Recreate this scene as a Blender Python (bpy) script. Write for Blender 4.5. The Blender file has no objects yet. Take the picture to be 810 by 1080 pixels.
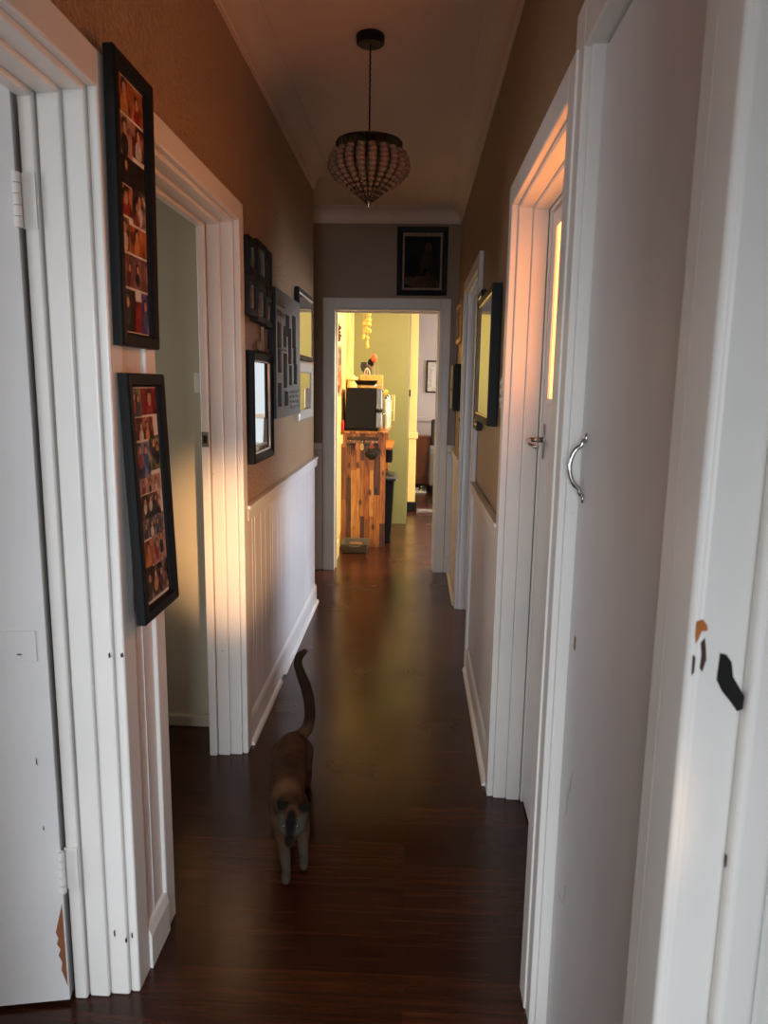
import bpy, bmesh, math, random
from mathutils import Vector, Matrix
random.seed(7)
C = bpy.context.scene.collection
SC = bpy.context.scene
ROOT = {}

# ------------------------------------------------------------------ mesh builder
class MB:
    def __init__(s): s.v=[]; s.f=[]; s.m=[]
    def quad(s,a,b,c,d,m=0):
        n=len(s.v); s.v+= [a,b,c,d]; s.f.append((n,n+1,n+2,n+3)); s.m.append(m); return s
    def poly(s,pts,m=0):
        n=len(s.v); s.v+=list(pts); s.f.append(tuple(range(n,n+len(pts)))); s.m.append(m); return s
    def box(s,x0,x1,y0,y1,z0,z1,m=0,xf=None):
        if x0>x1:x0,x1=x1,x0
        if y0>y1:y0,y1=y1,y0
        if z0>z1:z0,z1=z1,z0
        n=len(s.v)
        p=[(x0,y0,z0),(x1,y0,z0),(x1,y1,z0),(x0,y1,z0),(x0,y0,z1),(x1,y0,z1),(x1,y1,z1),(x0,y1,z1)]
        if xf: p=[tuple(xf(Vector(q))) for q in p]
        s.v+=p
        for f in ((0,3,2,1),(4,5,6,7),(0,1,5,4),(1,2,6,5),(2,3,7,6),(3,0,4,7)):
            s.f.append(tuple(n+i for i in f)); s.m.append(m)
        return s
    def tube(s,pts,r,seg=8,m=0,closed=False):
        pts=[Vector(p) for p in pts]; n=len(s.v); k=len(pts)
        rs=r if isinstance(r,(list,tuple)) else [r]*k
        up=Vector((0,0,1))
        prev=None
        for i,p in enumerate(pts):
            if closed: t=(pts[(i+1)%k]-pts[i-1])
            else: t=(pts[min(i+1,k-1)]-pts[max(i-1,0)])
            t.normalize()
            if prev is None:
                a=t.cross(up)
                if a.length<.05: a=t.cross(Vector((1,0,0)))
            else:
                a=prev-t*prev.dot(t)
            a.normalize(); prev=a; b=t.cross(a)
            for j in range(seg):
                w=2*math.pi*j/seg
                s.v.append(tuple(p+(a*math.cos(w)+b*math.sin(w))*rs[i]))
        for i in range(k if closed else k-1):
            for j in range(seg):
                a0=n+i*seg+j; a1=n+i*seg+(j+1)%seg
                i2=(i+1)%k
                b0=n+i2*seg+j; b1=n+i2*seg+(j+1)%seg
                s.f.append((a0,a1,b1,b0)); s.m.append(m)
        if not closed:
            s.f.append(tuple(n+j for j in range(seg))[::-1]); s.m.append(m)
            s.f.append(tuple(n+(k-1)*seg+j for j in range(seg))); s.m.append(m)
        return s
    def lathe(s,prof,cx,cy,seg=32,m=0):
        n=len(s.v); k=len(prof)
        for r,z in prof:
            for j in range(seg):
                w=2*math.pi*j/seg
                s.v.append((cx+r*math.cos(w),cy+r*math.sin(w),z))
        for i in range(k-1):
            for j in range(seg):
                a0=n+i*seg+j;a1=n+i*seg+(j+1)%seg
                s.f.append((a0,a1,a1+seg,a0+seg)); s.m.append(m)
        s.f.append(tuple(n+j for j in range(seg))[::-1]); s.m.append(m)
        s.f.append(tuple(n+(k-1)*seg+j for j in range(seg))); s.m.append(m)
        return s
    def ball(s,c,r,m=0,sub=1,sc=(1,1,1)):
        b=bmesh.new(); bmesh.ops.create_icosphere(b,subdivisions=sub,radius=r)
        n=len(s.v); b.verts.ensure_lookup_table()
        for v in b.verts: s.v.append((c[0]+v.co.x*sc[0],c[1]+v.co.y*sc[1],c[2]+v.co.z*sc[2]))
        for f in b.faces: s.f.append(tuple(n+v.index for v in f.verts)); s.m.append(m)
        b.free(); return s
    def prism(s,pts,d,m=0):
        """pts: 3D outline, d: extrusion vector"""
        n=len(s.v); k=len(pts); d=Vector(d)
        s.v+=[tuple(p) for p in pts]; s.v+=[tuple(Vector(p)+d) for p in pts]
        s.f.append(tuple(range(n,n+k))[::-1]); s.m.append(m)
        s.f.append(tuple(range(n+k,n+2*k))); s.m.append(m)
        for i in range(k):
            j=(i+1)%k
            s.f.append((n+i,n+j,n+k+j,n+k+i)); s.m.append(m)
        return s
    def build(s,name,mats,parent=None,bevel=0,smooth=False,loc=None,seg=2):
        if not isinstance(mats,(list,tuple)): mats=[mats]
        me=bpy.data.meshes.new(name)
        o=None
        if parent is not None: org=ROOT[parent.name]
        elif loc is not None: org=Vector(loc)
        else: org=Vector((0,0,0))
        me.from_pydata([tuple(Vector(p)-org) for p in s.v],[],s.f)
        for mt in mats: me.materials.append(mt)
        for p,mi in zip(me.polygons,s.m): p.material_index=mi; p.use_smooth=smooth
        bm=bmesh.new(); bm.from_mesh(me); bmesh.ops.recalc_face_normals(bm,faces=bm.faces); bm.to_mesh(me); bm.free()
        me.update()
        o=bpy.data.objects.new(name,me); C.objects.link(o)
        if parent is not None: o.parent=parent; ROOT[o.name]=org
        else: o.location=org; ROOT[o.name]=org
        if bevel:
            md=o.modifiers.new('bevel','BEVEL'); md.width=bevel; md.segments=seg; md.limit_method='ANGLE'; md.angle_limit=math.radians(40); md.harden_normals=False
        return o

def thing(name,label,cat,loc,group=None,kind=None):
    o=bpy.data.objects.new(name,None); C.objects.link(o); o.location=loc; o.empty_display_size=.05
    o['label']=label; o['category']=cat
    if group:o['group']=group
    if kind:o['kind']=kind
    ROOT[o.name]=Vector(loc); return o
def tag(o,label,cat,group=None,kind=None):
    o['label']=label;o['category']=cat
    if group:o['group']=group
    if kind:o['kind']=kind
    return o
def struct(o,label=None,cat=None):
    o['kind']='structure'
    if label:o['label']=label
    if cat:o['category']=cat
    return o

# ------------------------------------------------------------------ materials
def lin(c):
    c=c/255
    return c/12.92 if c<=.04045 else ((c+.055)/1.055)**2.4
def rgb(r,g,b): return (lin(r),lin(g),lin(b),1)
class NT:
    def __init__(s,name):
        s.m=bpy.data.materials.new(name); s.m.use_nodes=True; s.t=s.m.node_tree; s.n=s.t.nodes; s.b=s.n['Principled BSDF']
    def N(s,t,**k):
        nd=s.n.new(t)
        for a,v in k.items():
            if a in nd.inputs.keys(): nd.inputs[a].default_value=v
            else: setattr(nd,a,v)
        return nd
    def L(s,a,ao,b,bi): s.t.links.new(a.outputs[ao],b.inputs[bi])
    def coords(s,scale=(1,1,1),which='Object',rot=(0,0,0)):
        tc=s.N('ShaderNodeTexCoord'); mp=s.N('ShaderNodeMapping'); mp.inputs['Scale'].default_value=scale; mp.inputs['Rotation'].default_value=rot
        s.L(tc,which,mp,'Vector'); return mp
    def ramp(s,stops,interp='LINEAR'):
        r=s.N('ShaderNodeValToRGB'); e=r.color_ramp.elements; r.color_ramp.interpolation=interp
        while len(e)<len(stops): e.new(.5)
        for el,(p,c) in zip(e,stops): el.position=p; el.color=c
        return r
def plain(name,col,rough=.5,metal=0,spec=.5,noise=0,bump=0,bscale=60,**k):
    t=NT(name); b=t.b; b.inputs['Base Color'].default_value=col; b.inputs['Roughness'].default_value=rough; b.inputs['Metallic'].default_value=metal
    b.inputs['Specular IOR Level'].default_value=spec
    for a,v in k.items(): b.inputs[a.replace('_',' ')].default_value=v
    if noise:
        mp=t.coords(); nz=t.N('ShaderNodeTexNoise',Scale=noise,Detail=4.0); t.L(mp,0,nz,'Vector')
        d=tuple(x*.72 for x in col[:3])+(1,)
        r=t.ramp([(.35,d),(.6,col)]); t.L(nz,'Fac',r,'Fac'); t.L(r,'Color',b,'Base Color')
    if bump:
        mp=t.coords(); nz=t.N('ShaderNodeTexNoise',Scale=bscale,Detail=3.0); t.L(mp,0,nz,'Vector')
        bp=t.N('ShaderNodeBump',Strength=bump,Distance=.003); t.L(nz,'Fac',bp,'Height'); t.L(bp,0,b,'Normal')
    return t.m
def paint(name,col,rough=.38,scuff=.0,bump=.12):
    """old brushed gloss paint with faint brush marks and small dark scuffs"""
    t=NT(name); b=t.b
    mp=t.coords((1,1,.12)); nz=t.N('ShaderNodeTexNoise',Scale=45.0,Detail=3.0); t.L(mp,0,nz,'Vector')
    mp2=t.coords(); n2=t.N('ShaderNodeTexNoise',Scale=2.2,Detail=5.0); t.L(mp2,0,n2,'Vector')
    r=t.ramp([(.3,tuple(c*.9 for c in col[:3])+(1,)),(.65,col)]); t.L(n2,'Fac',r,'Fac')
    if scuff:
        n3=t.N('ShaderNodeTexNoise',Scale=17.0,Detail=6.0,Roughness=.7); t.L(mp2,0,n3,'Vector')
        r3=t.ramp([(.70,(0,0,0,1)),(.73,(scuff,)*3+(1,))]); t.L(n3,'Fac',r3,'Fac')
        mx=t.N('ShaderNodeMix',data_type='RGBA'); t.L(r3,'Color',mx,'Factor'); t.L(r,'Color',mx,'A'); mx.inputs['B'].default_value=rgb(70,60,52)
        t.L(mx,'Result',b,'Base Color')
    else: t.L(r,'Color',b,'Base Color')
    b.inputs['Roughness'].default_value=rough
    bp=t.N('ShaderNodeBump',Strength=bump,Distance=.002); t.L(nz,'Fac',bp,'Height'); t.L(bp,0,b,'Normal')
    return t.m
def textured_wall(name,col,bump=.5,rough=.42,scale=110):
    t=NT(name); b=t.b; b.inputs['Roughness'].default_value=rough
    mp=t.coords(); nz=t.N('ShaderNodeTexNoise',Scale=float(scale),Detail=2.0); t.L(mp,0,nz,'Vector')
    n2=t.N('ShaderNodeTexNoise',Scale=1.7,Detail=4.0); t.L(mp,0,n2,'Vector')
    r=t.ramp([(.3,tuple(c*.9 for c in col[:3])+(1,)),(.7,col)]); t.L(n2,'Fac',r,'Fac'); t.L(r,'Color',b,'Base Color')
    bp=t.N('ShaderNodeBump',Strength=bump,Distance=.008); t.L(nz,'Fac',bp,'Height'); t.L(bp,0,b,'Normal')
    return t.m
def floor_mat():
    t=NT('dark_timber_boards'); b=t.b
    mp=t.coords()
    br=t.N('ShaderNodeTexBrick',Scale=1.0); br.offset=.37; br.squash=1
    br.inputs['Brick Width'].default_value=2.3; br.inputs['Row Height'].default_value=.108; br.inputs['Mortar Size'].default_value=.0016
    br.inputs['Mortar Smooth'].default_value=.2; br.inputs['Bias'].default_value=0
    br.inputs['Color1'].default_value=(.25,.25,.25,1); br.inputs['Color2'].default_value=(1,1,1,1); br.inputs['Mortar'].default_value=(0,0,0,1)
    t.L(mp,0,br,'Vector')
    gm=t.coords((1.2,22,1)); g=t.N('ShaderNodeTexNoise',Scale=3.0,Detail=6.0,Roughness=.65); t.L(gm,0,g,'Vector')
    gr=t.ramp([(.25,rgb(42,19,9)),(.5,rgb(66,31,15)),(.75,rgb(92,47,23))]); t.L(g,'Fac',gr,'Fac')
    mx=t.N('ShaderNodeMix',data_type='RGBA',blend_type='MULTIPLY'); mx.inputs['Factor'].default_value=.72
    t.L(gr,'Color',mx,'A'); t.L(br,'Color',mx,'B'); t.L(mx,'Result',b,'Base Color')
    n2=t.N('ShaderNodeTexNoise',Scale=2.6,Detail=5.0); t.L(mp,0,n2,'Vector')
    rr=t.ramp([(.3,(.19,)*3+(1,)),(.75,(.30,)*3+(1,))]); t.L(n2,'Fac',rr,'Fac'); t.L(rr,'Color',b,'Roughness')
    b.inputs['Specular IOR Level'].default_value=.42
    mh=t.N('ShaderNodeMath',operation='MULTIPLY'); t.L(g,'Fac',mh,0); mh.inputs[1].default_value=.25
    ad=t.N('ShaderNodeMath',operation='ADD'); t.L(br,'Fac',ad,0); 
    iv=t.N('ShaderNodeMath',operation='SUBTRACT'); iv.inputs[0].default_value=1; t.L(br,'Fac',iv,1)
    a2=t.N('ShaderNodeMath',operation='ADD'); t.L(iv,0,a2,0); t.L(mh,0,a2,1)
    bp=t.N('ShaderNodeBump',Strength=.22,Distance=.002); t.L(a2,0,bp,'Height'); t.L(bp,0,b,'Normal')
    return t.m
def plank_mat():
    t=NT('reclaimed_timber_planks'); b=t.b
    mp=t.coords(rot=(0,math.radians(90),0))      # z becomes the long axis
    tc=t.N('ShaderNodeTexCoord'); sx=t.N('ShaderNodeSeparateXYZ'); t.L(tc,'Object',sx,0)
    cb=t.N('ShaderNodeCombineXYZ'); t.L(sx,'Z',cb,'X')
    sm=t.N('ShaderNodeMath',operation='ADD'); t.L(sx,'X',sm,0); t.L(sx,'Y',sm,1); t.L(sm,0,cb,'Y')
    br=t.N('ShaderNodeTexBrick',Scale=1.0); br.offset=.41; br.offset_frequency=2
    br.inputs['Brick Width'].default_value=.62; br.inputs['Row Height'].default_value=.049; br.inputs['Mortar Size'].default_value=.0018
    br.inputs['Color1'].default_value=(0,0,0,1); br.inputs['Color2'].default_value=(1,1,1,1); br.inputs['Mortar'].default_value=(.0,.0,.0,1)
    t.L(cb,0,br,'Vector')
    cr=t.ramp([(0,rgb(96,54,24)),(.25,rgb(150,90,40)),(.5,rgb(186,120,58)),(.8,rgb(206,142,76)),(1,rgb(166,100,48))]); t.L(br,'Color',cr,'Fac')
    mg=t.N('ShaderNodeMapping'); mg.inputs['Scale'].default_value=(4,60,1); t.L(cb,0,mg,'Vector')
    g=t.N('ShaderNodeTexNoise',Scale=1.6,Detail=6.0,Distortion=.6); t.L(mg,0,g,'Vector')
    gr=t.ramp([(.3,(.45,.4,.36,1)),(.6,(1,1,1,1))]); t.L(g,'Fac',gr,'Fac')
    kn=t.N('ShaderNodeTexVoronoi',Scale=1.0); mk=t.N('ShaderNodeMapping'); mk.inputs['Scale'].default_value=(7,16,1); t.L(cb,0,mk,'Vector'); t.L(mk,0,kn,'Vector')
    kr=t.ramp([(.10,(.28,.2,.16,1)),(.22,(1,1,1,1))]); t.L(kn,'Distance',kr,'Fac')
    m1=t.N('ShaderNodeMix',data_type='RGBA',blend_type='MULTIPLY'); m1.inputs['Factor'].default_value=1; t.L(cr,'Color',m1,'A'); t.L(gr,'Color',m1,'B')
    m2=t.N('ShaderNodeMix',data_type='RGBA',blend_type='MULTIPLY'); m2.inputs['Factor'].default_value=.8; t.L(m1,'Result',m2,'A'); t.L(kr,'Color',m2,'B')
    m3=t.N('ShaderNodeMix',data_type='RGBA'); t.L(br,'Fac',m3,'Factor'); t.L(m2,'Result',m3,'A'); m3.inputs['B'].default_value=rgb(40,20,10)
    t.L(m3,'Result',b,'Base Color'); b.inputs['Roughness'].default_value=.4
    return t.m
def print_mat(name,cols,scale,seed,stretch=(1,1,1)):
    t=NT(name); b=t.b
    mp=t.coords(stretch); mp.inputs['Location'].default_value=(seed*3.1,seed*1.7,seed*.9)
    nz=t.N('ShaderNodeTexNoise',Scale=float(scale),Detail=3.0,Roughness=.6); t.L(mp,0,nz,'Vector')
    k=len(cols); st=[(.3+.42*i/(k-1),c) for i,c in enumerate(cols)]
    r=t.ramp(st,'EASE'); t.L(nz,'Fac',r,'Fac'); t.L(r,'Color',b,'Base Color'); b.inputs['Roughness'].default_value=.5; b.inputs['Specular IOR Level'].default_value=.25
    return t.m
def emit(name,col,strength):
    m=bpy.data.materials.new(name); m.use_nodes=True; n=m.node_tree.nodes; n.remove(n['Principled BSDF'])
    e=n.new('ShaderNodeEmission'); e.inputs[0].default_value=col; e.inputs[1].default_value=strength
    m.node_tree.links.new(e.outputs[0],n['Material Output'].inputs[0]); return m
def amber_glass():
    m=bpy.data.materials.new('amber_pebbled_glass'); m.use_nodes=True; t=m.node_tree; n=t.nodes; n.remove(n['Principled BSDF'])
    tc=n.new('ShaderNodeTexCoord'); v=n.new('ShaderNodeTexVoronoi'); v.inputs['Scale'].default_value=130; t.links.new(tc.outputs['Object'],v.inputs['Vector'])
    r=n.new('ShaderNodeValToRGB'); r.color_ramp.elements[0].color=(.95,.66,.48,1); r.color_ramp.elements[1].color=(1,.84,.72,1); r.color_ramp.elements[1].position=.7
    t.links.new(v.outputs['Distance'],r.inputs['Fac'])
    tr=n.new('ShaderNodeBsdfTranslucent'); t.links.new(r.outputs[0],tr.inputs[0])
    gl=n.new('ShaderNodeBsdfGlossy'); gl.inputs['Roughness'].default_value=.25
    mx=n.new('ShaderNodeMixShader'); mx.inputs[0].default_value=.05
    t.links.new(tr.outputs[0],mx.inputs[1]); t.links.new(gl.outputs[0],mx.inputs[2]); em=n.new('ShaderNodeEmission'); em.inputs[1].default_value=2.3; rc=n.new('ShaderNodeValToRGB'); rc.color_ramp.elements[0].color=(.62,.20,.05,1); rc.color_ramp.elements[1].color=(1,.34,.085,1); rc.color_ramp.elements[1].position=.55; t.links.new(v.outputs['Distance'],rc.inputs['Fac']); t.links.new(rc.outputs[0],em.inputs[0])  # emission added to the glass, standing in for daylight behind it
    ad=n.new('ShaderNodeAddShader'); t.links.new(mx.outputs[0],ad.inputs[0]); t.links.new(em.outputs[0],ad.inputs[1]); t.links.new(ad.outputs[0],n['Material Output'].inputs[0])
    bp=n.new('ShaderNodeBump'); bp.inputs['Strength'].default_value=.5; t.links.new(v.outputs['Distance'],bp.inputs['Height']); t.links.new(bp.outputs[0],tr.inputs['Normal'])
    return m

WHITE=paint('old_white_gloss_paint',rgb(226,222,216),.33,scuff=.55)
WHITE2=paint('white_panel_paint',rgb(222,216,212),.42)
DOORW=paint('white_door_paint',rgb(216,214,213),.42,scuff=.25)
TAN=textured_wall('textured_tan_wall_paint',rgb(160,128,96),bump=1.0,rough=.32,scale=70)
TANF=textured_wall('flat_tan_wall_paint',rgb(146,120,92),bump=.03)
CEIL=textured_wall('ceiling_paint',rgb(234,206,184),bump=.02,rough=.7)
CORN=paint('cornice_paint',rgb(224,200,180),.6)
OLIVEROOM=paint('olive_grey_room_paint',rgb(190,182,160),.55)
CREAM=paint('cream_wall_paint',rgb(240,214,142),.5)
CREAMT=paint('cream_trim_paint',rgb(248,224,156),.35)
GREEN=paint('olive_green_paint',rgb(134,137,90),.42)
GREYW=paint('pale_grey_wall_paint',rgb(206,198,196),.55)
DARKW=plain('dim_room_wall',rgb(150,140,126),.7,noise=2.0)
FLOOR=floor_mat(); PLANK=plank_mat()
BLACK=plain('black_frame_lacquer',rgb(11,10,10),.5,spec=.25,bump=.05)
BLACKP=plain('black_plastic',rgb(14,13,13),.5,spec=.25,bump=.05)
DARKG=plain('dark_grey_metal',rgb(34,32,32),.4,noise=8)
SILVER=plain('silver_frame_lip',rgb(190,188,184),.25,metal=.9,noise=12)
STEELD=plain('brushed_steel',rgb(138,135,130),.34,metal=.9,noise=5)
CHROME=plain('chrome',rgb(200,198,196),.12,metal=1,noise=5)
BRASS=plain('aged_bronze',rgb(58,42,32),.35,metal=.85,noise=40)
MIRROR=plain('mirror_glass',rgb(235,235,232),.015,metal=1,noise=.4)
MIRROR.node_tree.nodes['Principled BSDF'].inputs['Base Color'].default_value=rgb(235,235,232)
AMBER=amber_glass()
BAREWOOD=plain('bare_wood_chip',rgb(132,78,46),.7,noise=40)
BAREDARK=plain('dark_bare_wood',rgb(62,36,26),.7,noise=60)
ORANGEW=plain('orange_bare_wood',rgb(176,100,36),.7,noise=60)
HOLE=plain('mortise_hole_dark',rgb(14,11,9),.9,noise=60)
GREYPANEL=plain('grey_photo_panel',rgb(96,93,89),.4,noise=30)
GREYPANEL2=plain('grey_raised_lettering',rgb(136,130,124),.4,noise=50)
ORNATE=plain('crackled_silver_frame',rgb(196,192,182),.35,metal=.35,noise=120,bump=.4,bscale=180)
MATW=plain('white_photo_mat',rgb(224,216,206),.7,noise=20)
ROOMLIGHT=None

# ------------------------------------------------------------------ room constants
XL,XR=-.66,.315; TH=.12; H=2.76; YE=5.70; YLE=4.78
DADO=1.0
# ------------------------------------------------------------------ floor / ceiling / shell
struct(MB().box(-3.2,3.2,-1.7,11.7,-.12,0).build('floor',FLOOR),'dark polished timber floorboards running through the hall','floor')
struct(MB().box(-3.2,3.2,-1.7,11.7,H,H+.1).build('ceiling',CEIL),'plain ceiling with a cove cornice','ceiling')
# outer shell
sh=MB(); sh.box(-3.2,-3.08,-1.7,11.7,0,H); struct(sh.build('wall_west',DARKW),'outer wall of the side rooms','wall')
sh=MB(); sh.box(3.08,3.2,-1.7,11.7,0,H); struct(sh.build('wall_east',GREYW),'outer wall of the rooms on the other side','wall')
sh=MB(); sh.box(-3.08,3.08,11.4,11.52,0,H); struct(sh.build('wall_lounge',GREYW),'pale grey wall of the farthest room','wall')
# back wall behind the camera, with a window opening
sh=MB()
BX0,BX1,BZ0,BZ1=-.62,.28,.25,1.92
sh.box(-3.08,BX0,-1.62,-1.5,0,H).box(BX1,3.08,-1.62,-1.5,0,H).box(BX0,BX1,-1.62,-1.5,0,BZ0).box(BX0,BX1,-1.62,-1.5,BZ1,H)
struct(sh.build('wall_back',WHITE2),'wall at the back end of the hall','wall')

# ---- left hall wall: openings door1 (.72..1.525), door2 (1.80..2.70)
ZO=2.04
w=MB()
w.box(XL-TH,XL,-1.5,-1.35,0,H).box(XL-TH,XL,-1.35,.25,2.2,H).box(XL-TH,XL,.25,.70,0,H).box(XL-TH,XL,.70,1.545,ZO+.02,H).box(XL-TH,XL,1.545,1.78,0,H).box(XL-TH,XL,1.78,2.72,ZO+.02,H).box(XL-TH,XL,2.72,YLE,0,H)  # unseen opening beside the camera, added to let the left side lamp through
struct(w.build('wall_left',TAN),'textured tan wall on the hall side with the photo gallery','wall')
# dividers in the left rooms
w=MB(); w.box(-3.08,XL-TH,1.58,1.70,0,H); w.box(-3.08,XL-TH,2.945,YLE,0,H)
struct(w.build('wall_rooms_left',OLIVEROOM),'olive grey wall seen through the second doorway','wall')
w=MB(); w.box(-2.2,-2.08,YLE,YE,0,H); struct(w.build('wall_corridor',TANF),'wall closing the side passage','wall')
# ---- right hall wall
w=MB()
w.box(XR,XR+TH,-1.5,-.47,0,H).box(XR,XR+TH,-.47,.765,ZO+.02,H).box(XR,XR+TH,.765,.86,0,H).box(XR,XR+TH,.86,1.49,ZO+.06,H)
w.box(XR,XR+TH,1.49,1.58,0,H).box(XR,XR+TH,1.58,2.46,ZO+.02,H).box(XR,XR+TH,2.46,3.71,0,H).box(XR,XR+TH,3.71,4.74,ZO+.02,H).box(XR,XR+TH,4.74,YE,0,H)
struct(w.build('wall_right',TANF),'tan wall on the mirror side of the hall','wall')
w=MB(); w.box(XR+TH,3.08,.80,.86,0,H).box(XR+TH,3.08,1.50,1.56,0,H).box(XR+TH,3.08,3.2,3.3,0,H).box(.95,1.0,.86,1.5,0,H)
struct(w.build('wall_rooms_right',DARKW),'inner walls of the rooms behind the mirror side','wall')
# ---- end wall
EX0,EX1=-.62,.172
w=MB(); w.box(-3.08,EX0-.02,YE,YE+TH,0,H).box(EX1+.02,3.08,YE,YE+TH,0,H).box(EX0-.02,EX1+.02,YE,YE+TH,ZO,H)
struct(w.build('wall_end',TANF),'tan end wall around the lit kitchen doorway','wall')
# ---- kitchen walls
w=MB(); w.box(XL-TH,XL,YE+TH,7.741,0,H); struct(w.build('wall_kitchen_left',CREAM),'cream kitchen wall behind the timber bench','wall')
w=MB(); w.box(XL-TH,-.070,7.741,8.62,0,H); struct(w.build('wall_kitchen_green',GREEN),'olive green wall behind the kitchen bench','wall')
w=MB(); w.box(-3.08,XL-TH,8.5,8.62,0,H).box(1.25,3.08,8.6,8.72,0,H).box(-.06,1.25,8.6,8.72,2.45,H)
struct(w.build('wall_kitchen_far',CREAM),'wall between the kitchen and the farthest room','wall')
# kitchen to lounge trim
t=MB(); t.box(-.066,.026,8.60,8.74,.105,2.45); t.box(-.07,.045,8.58,8.75,.86,.925)
struct(t.build('trim_1',CREAMT,bevel=.004),'cream door trim beside the green wall','trim')
t=MB(); t.box(-.07,.048,8.57,8.76,0,.105); struct(t.build('baseboard_kitchen',BLACKP,bevel=.004),'black skirting block under the cream trim','skirting')
t=MB(); t.box(XL,-.645,7.60,7.741,1.06,H); t.box(XL,-.630,7.06,7.13,1.06,H)
struct(t.build('trim_2',CREAMT,bevel=.004),'cream upright trim on the kitchen wall','trim')
t=MB(); t.box(XL,-.634,YE+TH,6.5,.955,1.03); t.box(XL,-.652,YE+TH,6.54,.14,.955); t.box(XL,-.632,YE+TH,6.2,0,.14)
struct(t.build('trim_3',CREAMT,bevel=.004),'cream dado rail and skirting inside the kitchen','trim')
t=MB(); t.box(-.0,1.25,8.60,8.73,0,.012); struct(t.build('trim_4',SILVER,bevel=.003),'pale metal strip across the far threshold','threshold')
# lounge dado and its skirting
t=MB(); t.box(-3.0,3.0,11.365,11.4,.93,1.0); struct(t.build('trim_5',GREYW,bevel=.004),'pale dado rail across the farthest wall','trim')

# ---- cornices (coved)
def cove(name,pts_dir,label):
    m=MB()
    for (a,b,nx,ny) in pts_dir:
        a=Vector(a);b=Vector(b);nrm=Vector((nx,ny,0))
        prof=[(0,-.105),(.006,-.105),(.006,-.095)]+[(.012+.085*(1-math.cos(k*math.pi/2/8)), -.09+.082*math.sin(k*math.pi/2/8)) for k in range(9)]+[(.103,-.006),(.103,0),(0,0)]
        outl=[a+nrm*p+Vector((0,0,H+q)) for p,q in prof]
        m.prism(outl,b-a)
    return struct(m.build(name,CORN),label,'cornice')
cove('trim_6',[((XL,-1.5,0),(XL,YLE,0),1,0),((XR,-1.5,0),(XR,YE,0),-1,0),((-2.08,YE,0),(XR,YE,0),0,-1),((-2.08,YLE,0),(XL,YLE,0),0,1)],'cove cornice around the hall ceiling')

# ---- wainscot, dado, baseboards
def wainscot(side,y0,y1,d,name_n):
    X=XL if d>0 else XR
    m=MB(); y=y0; k=0
    while y<y1-.002:
        wd=[.118,.05,.118,.092][k%4]; e=min(y+wd,y1)
        m.box(X,X+d*.008,y+.0012,e-.0012,.0,DADO-.04); y=e; k+=1
    m.box(X,X+d*.006,y0,y1,0,DADO-.04)
    struct(m.build('wall_panelling_'+side,WHITE2,bevel=.0015),'white tongue and groove panelling below the dado on the '+side+' side','panelling')
def dado(y0,y1,d,m):
    X=XL if d>0 else XR
    m.box(X,X+d*.030,y0,y1,DADO-.016,DADO); m.box(X,X+d*.022,y0,y1,DADO-.062,DADO-.016)
def skirt(y0,y1,d,m,gap=None):
    X=XL if d>0 else XR
    prof=[(0,0),(.018,0),(.018,.105),(.014,.118),(.010,.124),(.004,.134),(0,.134)]
    m.prism([(X+d*p,y0,q) for p,q in prof],(0,y1-y0,0))
    q=[(.018,0),(.034,0),(.033,.010),(.028,.016),(.018,.019)]
    segs=[(y0,y1)] if not gap else [(y0,gap[0]),(gap[1],y1)]
    for a,b in segs: m.prism([(X+d*p,a,z) for p,z in q],(0,b-a,0))
wainscot('left',2.775,YLE-.001,1,1)
m=MB(); dado(2.772,YLE+.02,1,m); struct(m.build('trim_7',WHITE,bevel=.004),'white dado rail under the photo gallery','trim')
m=MB(); skirt(2.772,YLE+.02,1,m,(3.42,3.52)); struct(m.build('baseboard_left',WHITE),'white skirting below the gallery wall','skirting')
m=MB(); wd=MB()
for a,b in ((2.525,3.655),(4.795,YE-.02)):
    dado(a,b,-1,m)
struct(m.build('trim_8',WHITE,bevel=.004),'white dado rail under the mirrors','trim')
m=MB()
for a,b in ((2.525,3.655),(4.795,YE-.02)): skirt(a,b,-1,m)
struct(m.build('baseboard_right',WHITE),'white skirting below the mirrors','skirting')
wainscot('right',2.525,3.655,-1,2)
X=XR; m=MB(); m.box(X-.008,X,4.795,YE-.001,0,DADO-.03); struct(m.build('wall_panelling_far',WHITE2,bevel=.002),'white panelling by the end wall corner','panelling')
# strip between the two left doors
m=MB(); m.box(XL,XL+.012,1.600,1.738,0,1.55); m.box(XL+.012,XL+.015,1.66,1.664,.0,1.5); m.build('wall_panelling_strip',WHITE2,bevel=.002); struct(bpy.data.objects['wall_panelling_strip'],'white panel strip between the two near doorways','panelling')
m=MB(); prof=[(.012,0),(.028,0),(.028,.09),(.020,.115),(.012,.120)]
m.prism([(XL+p,1.602,q) for p,q in prof],(0,.134,0)); struct(m.build('baseboard_strip',WHITE,bevel=.002),'short skirting between the two near doorways','skirting')
# end wall panelling
m=MB(); m.box(-2.08,EX0-.10,YE-.008,YE,0,.96); m.box(-2.08,EX0-.098,YE-.026,YE,.965,1.02); m.box(-2.08,EX0-.098,YE-.02,YE,0,.13); m.box(EX1+.088,XR,YE-.008,YE,0,.96); m.box(EX1+.086,XR,YE-.026,YE,.965,1.02); m.box(EX1+.086,XR,YE-.02,YE,0,.13)
struct(m.build('trim_9',WHITE,bevel=.003),'white dado rail and panelling on the end wall','trim')

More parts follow.
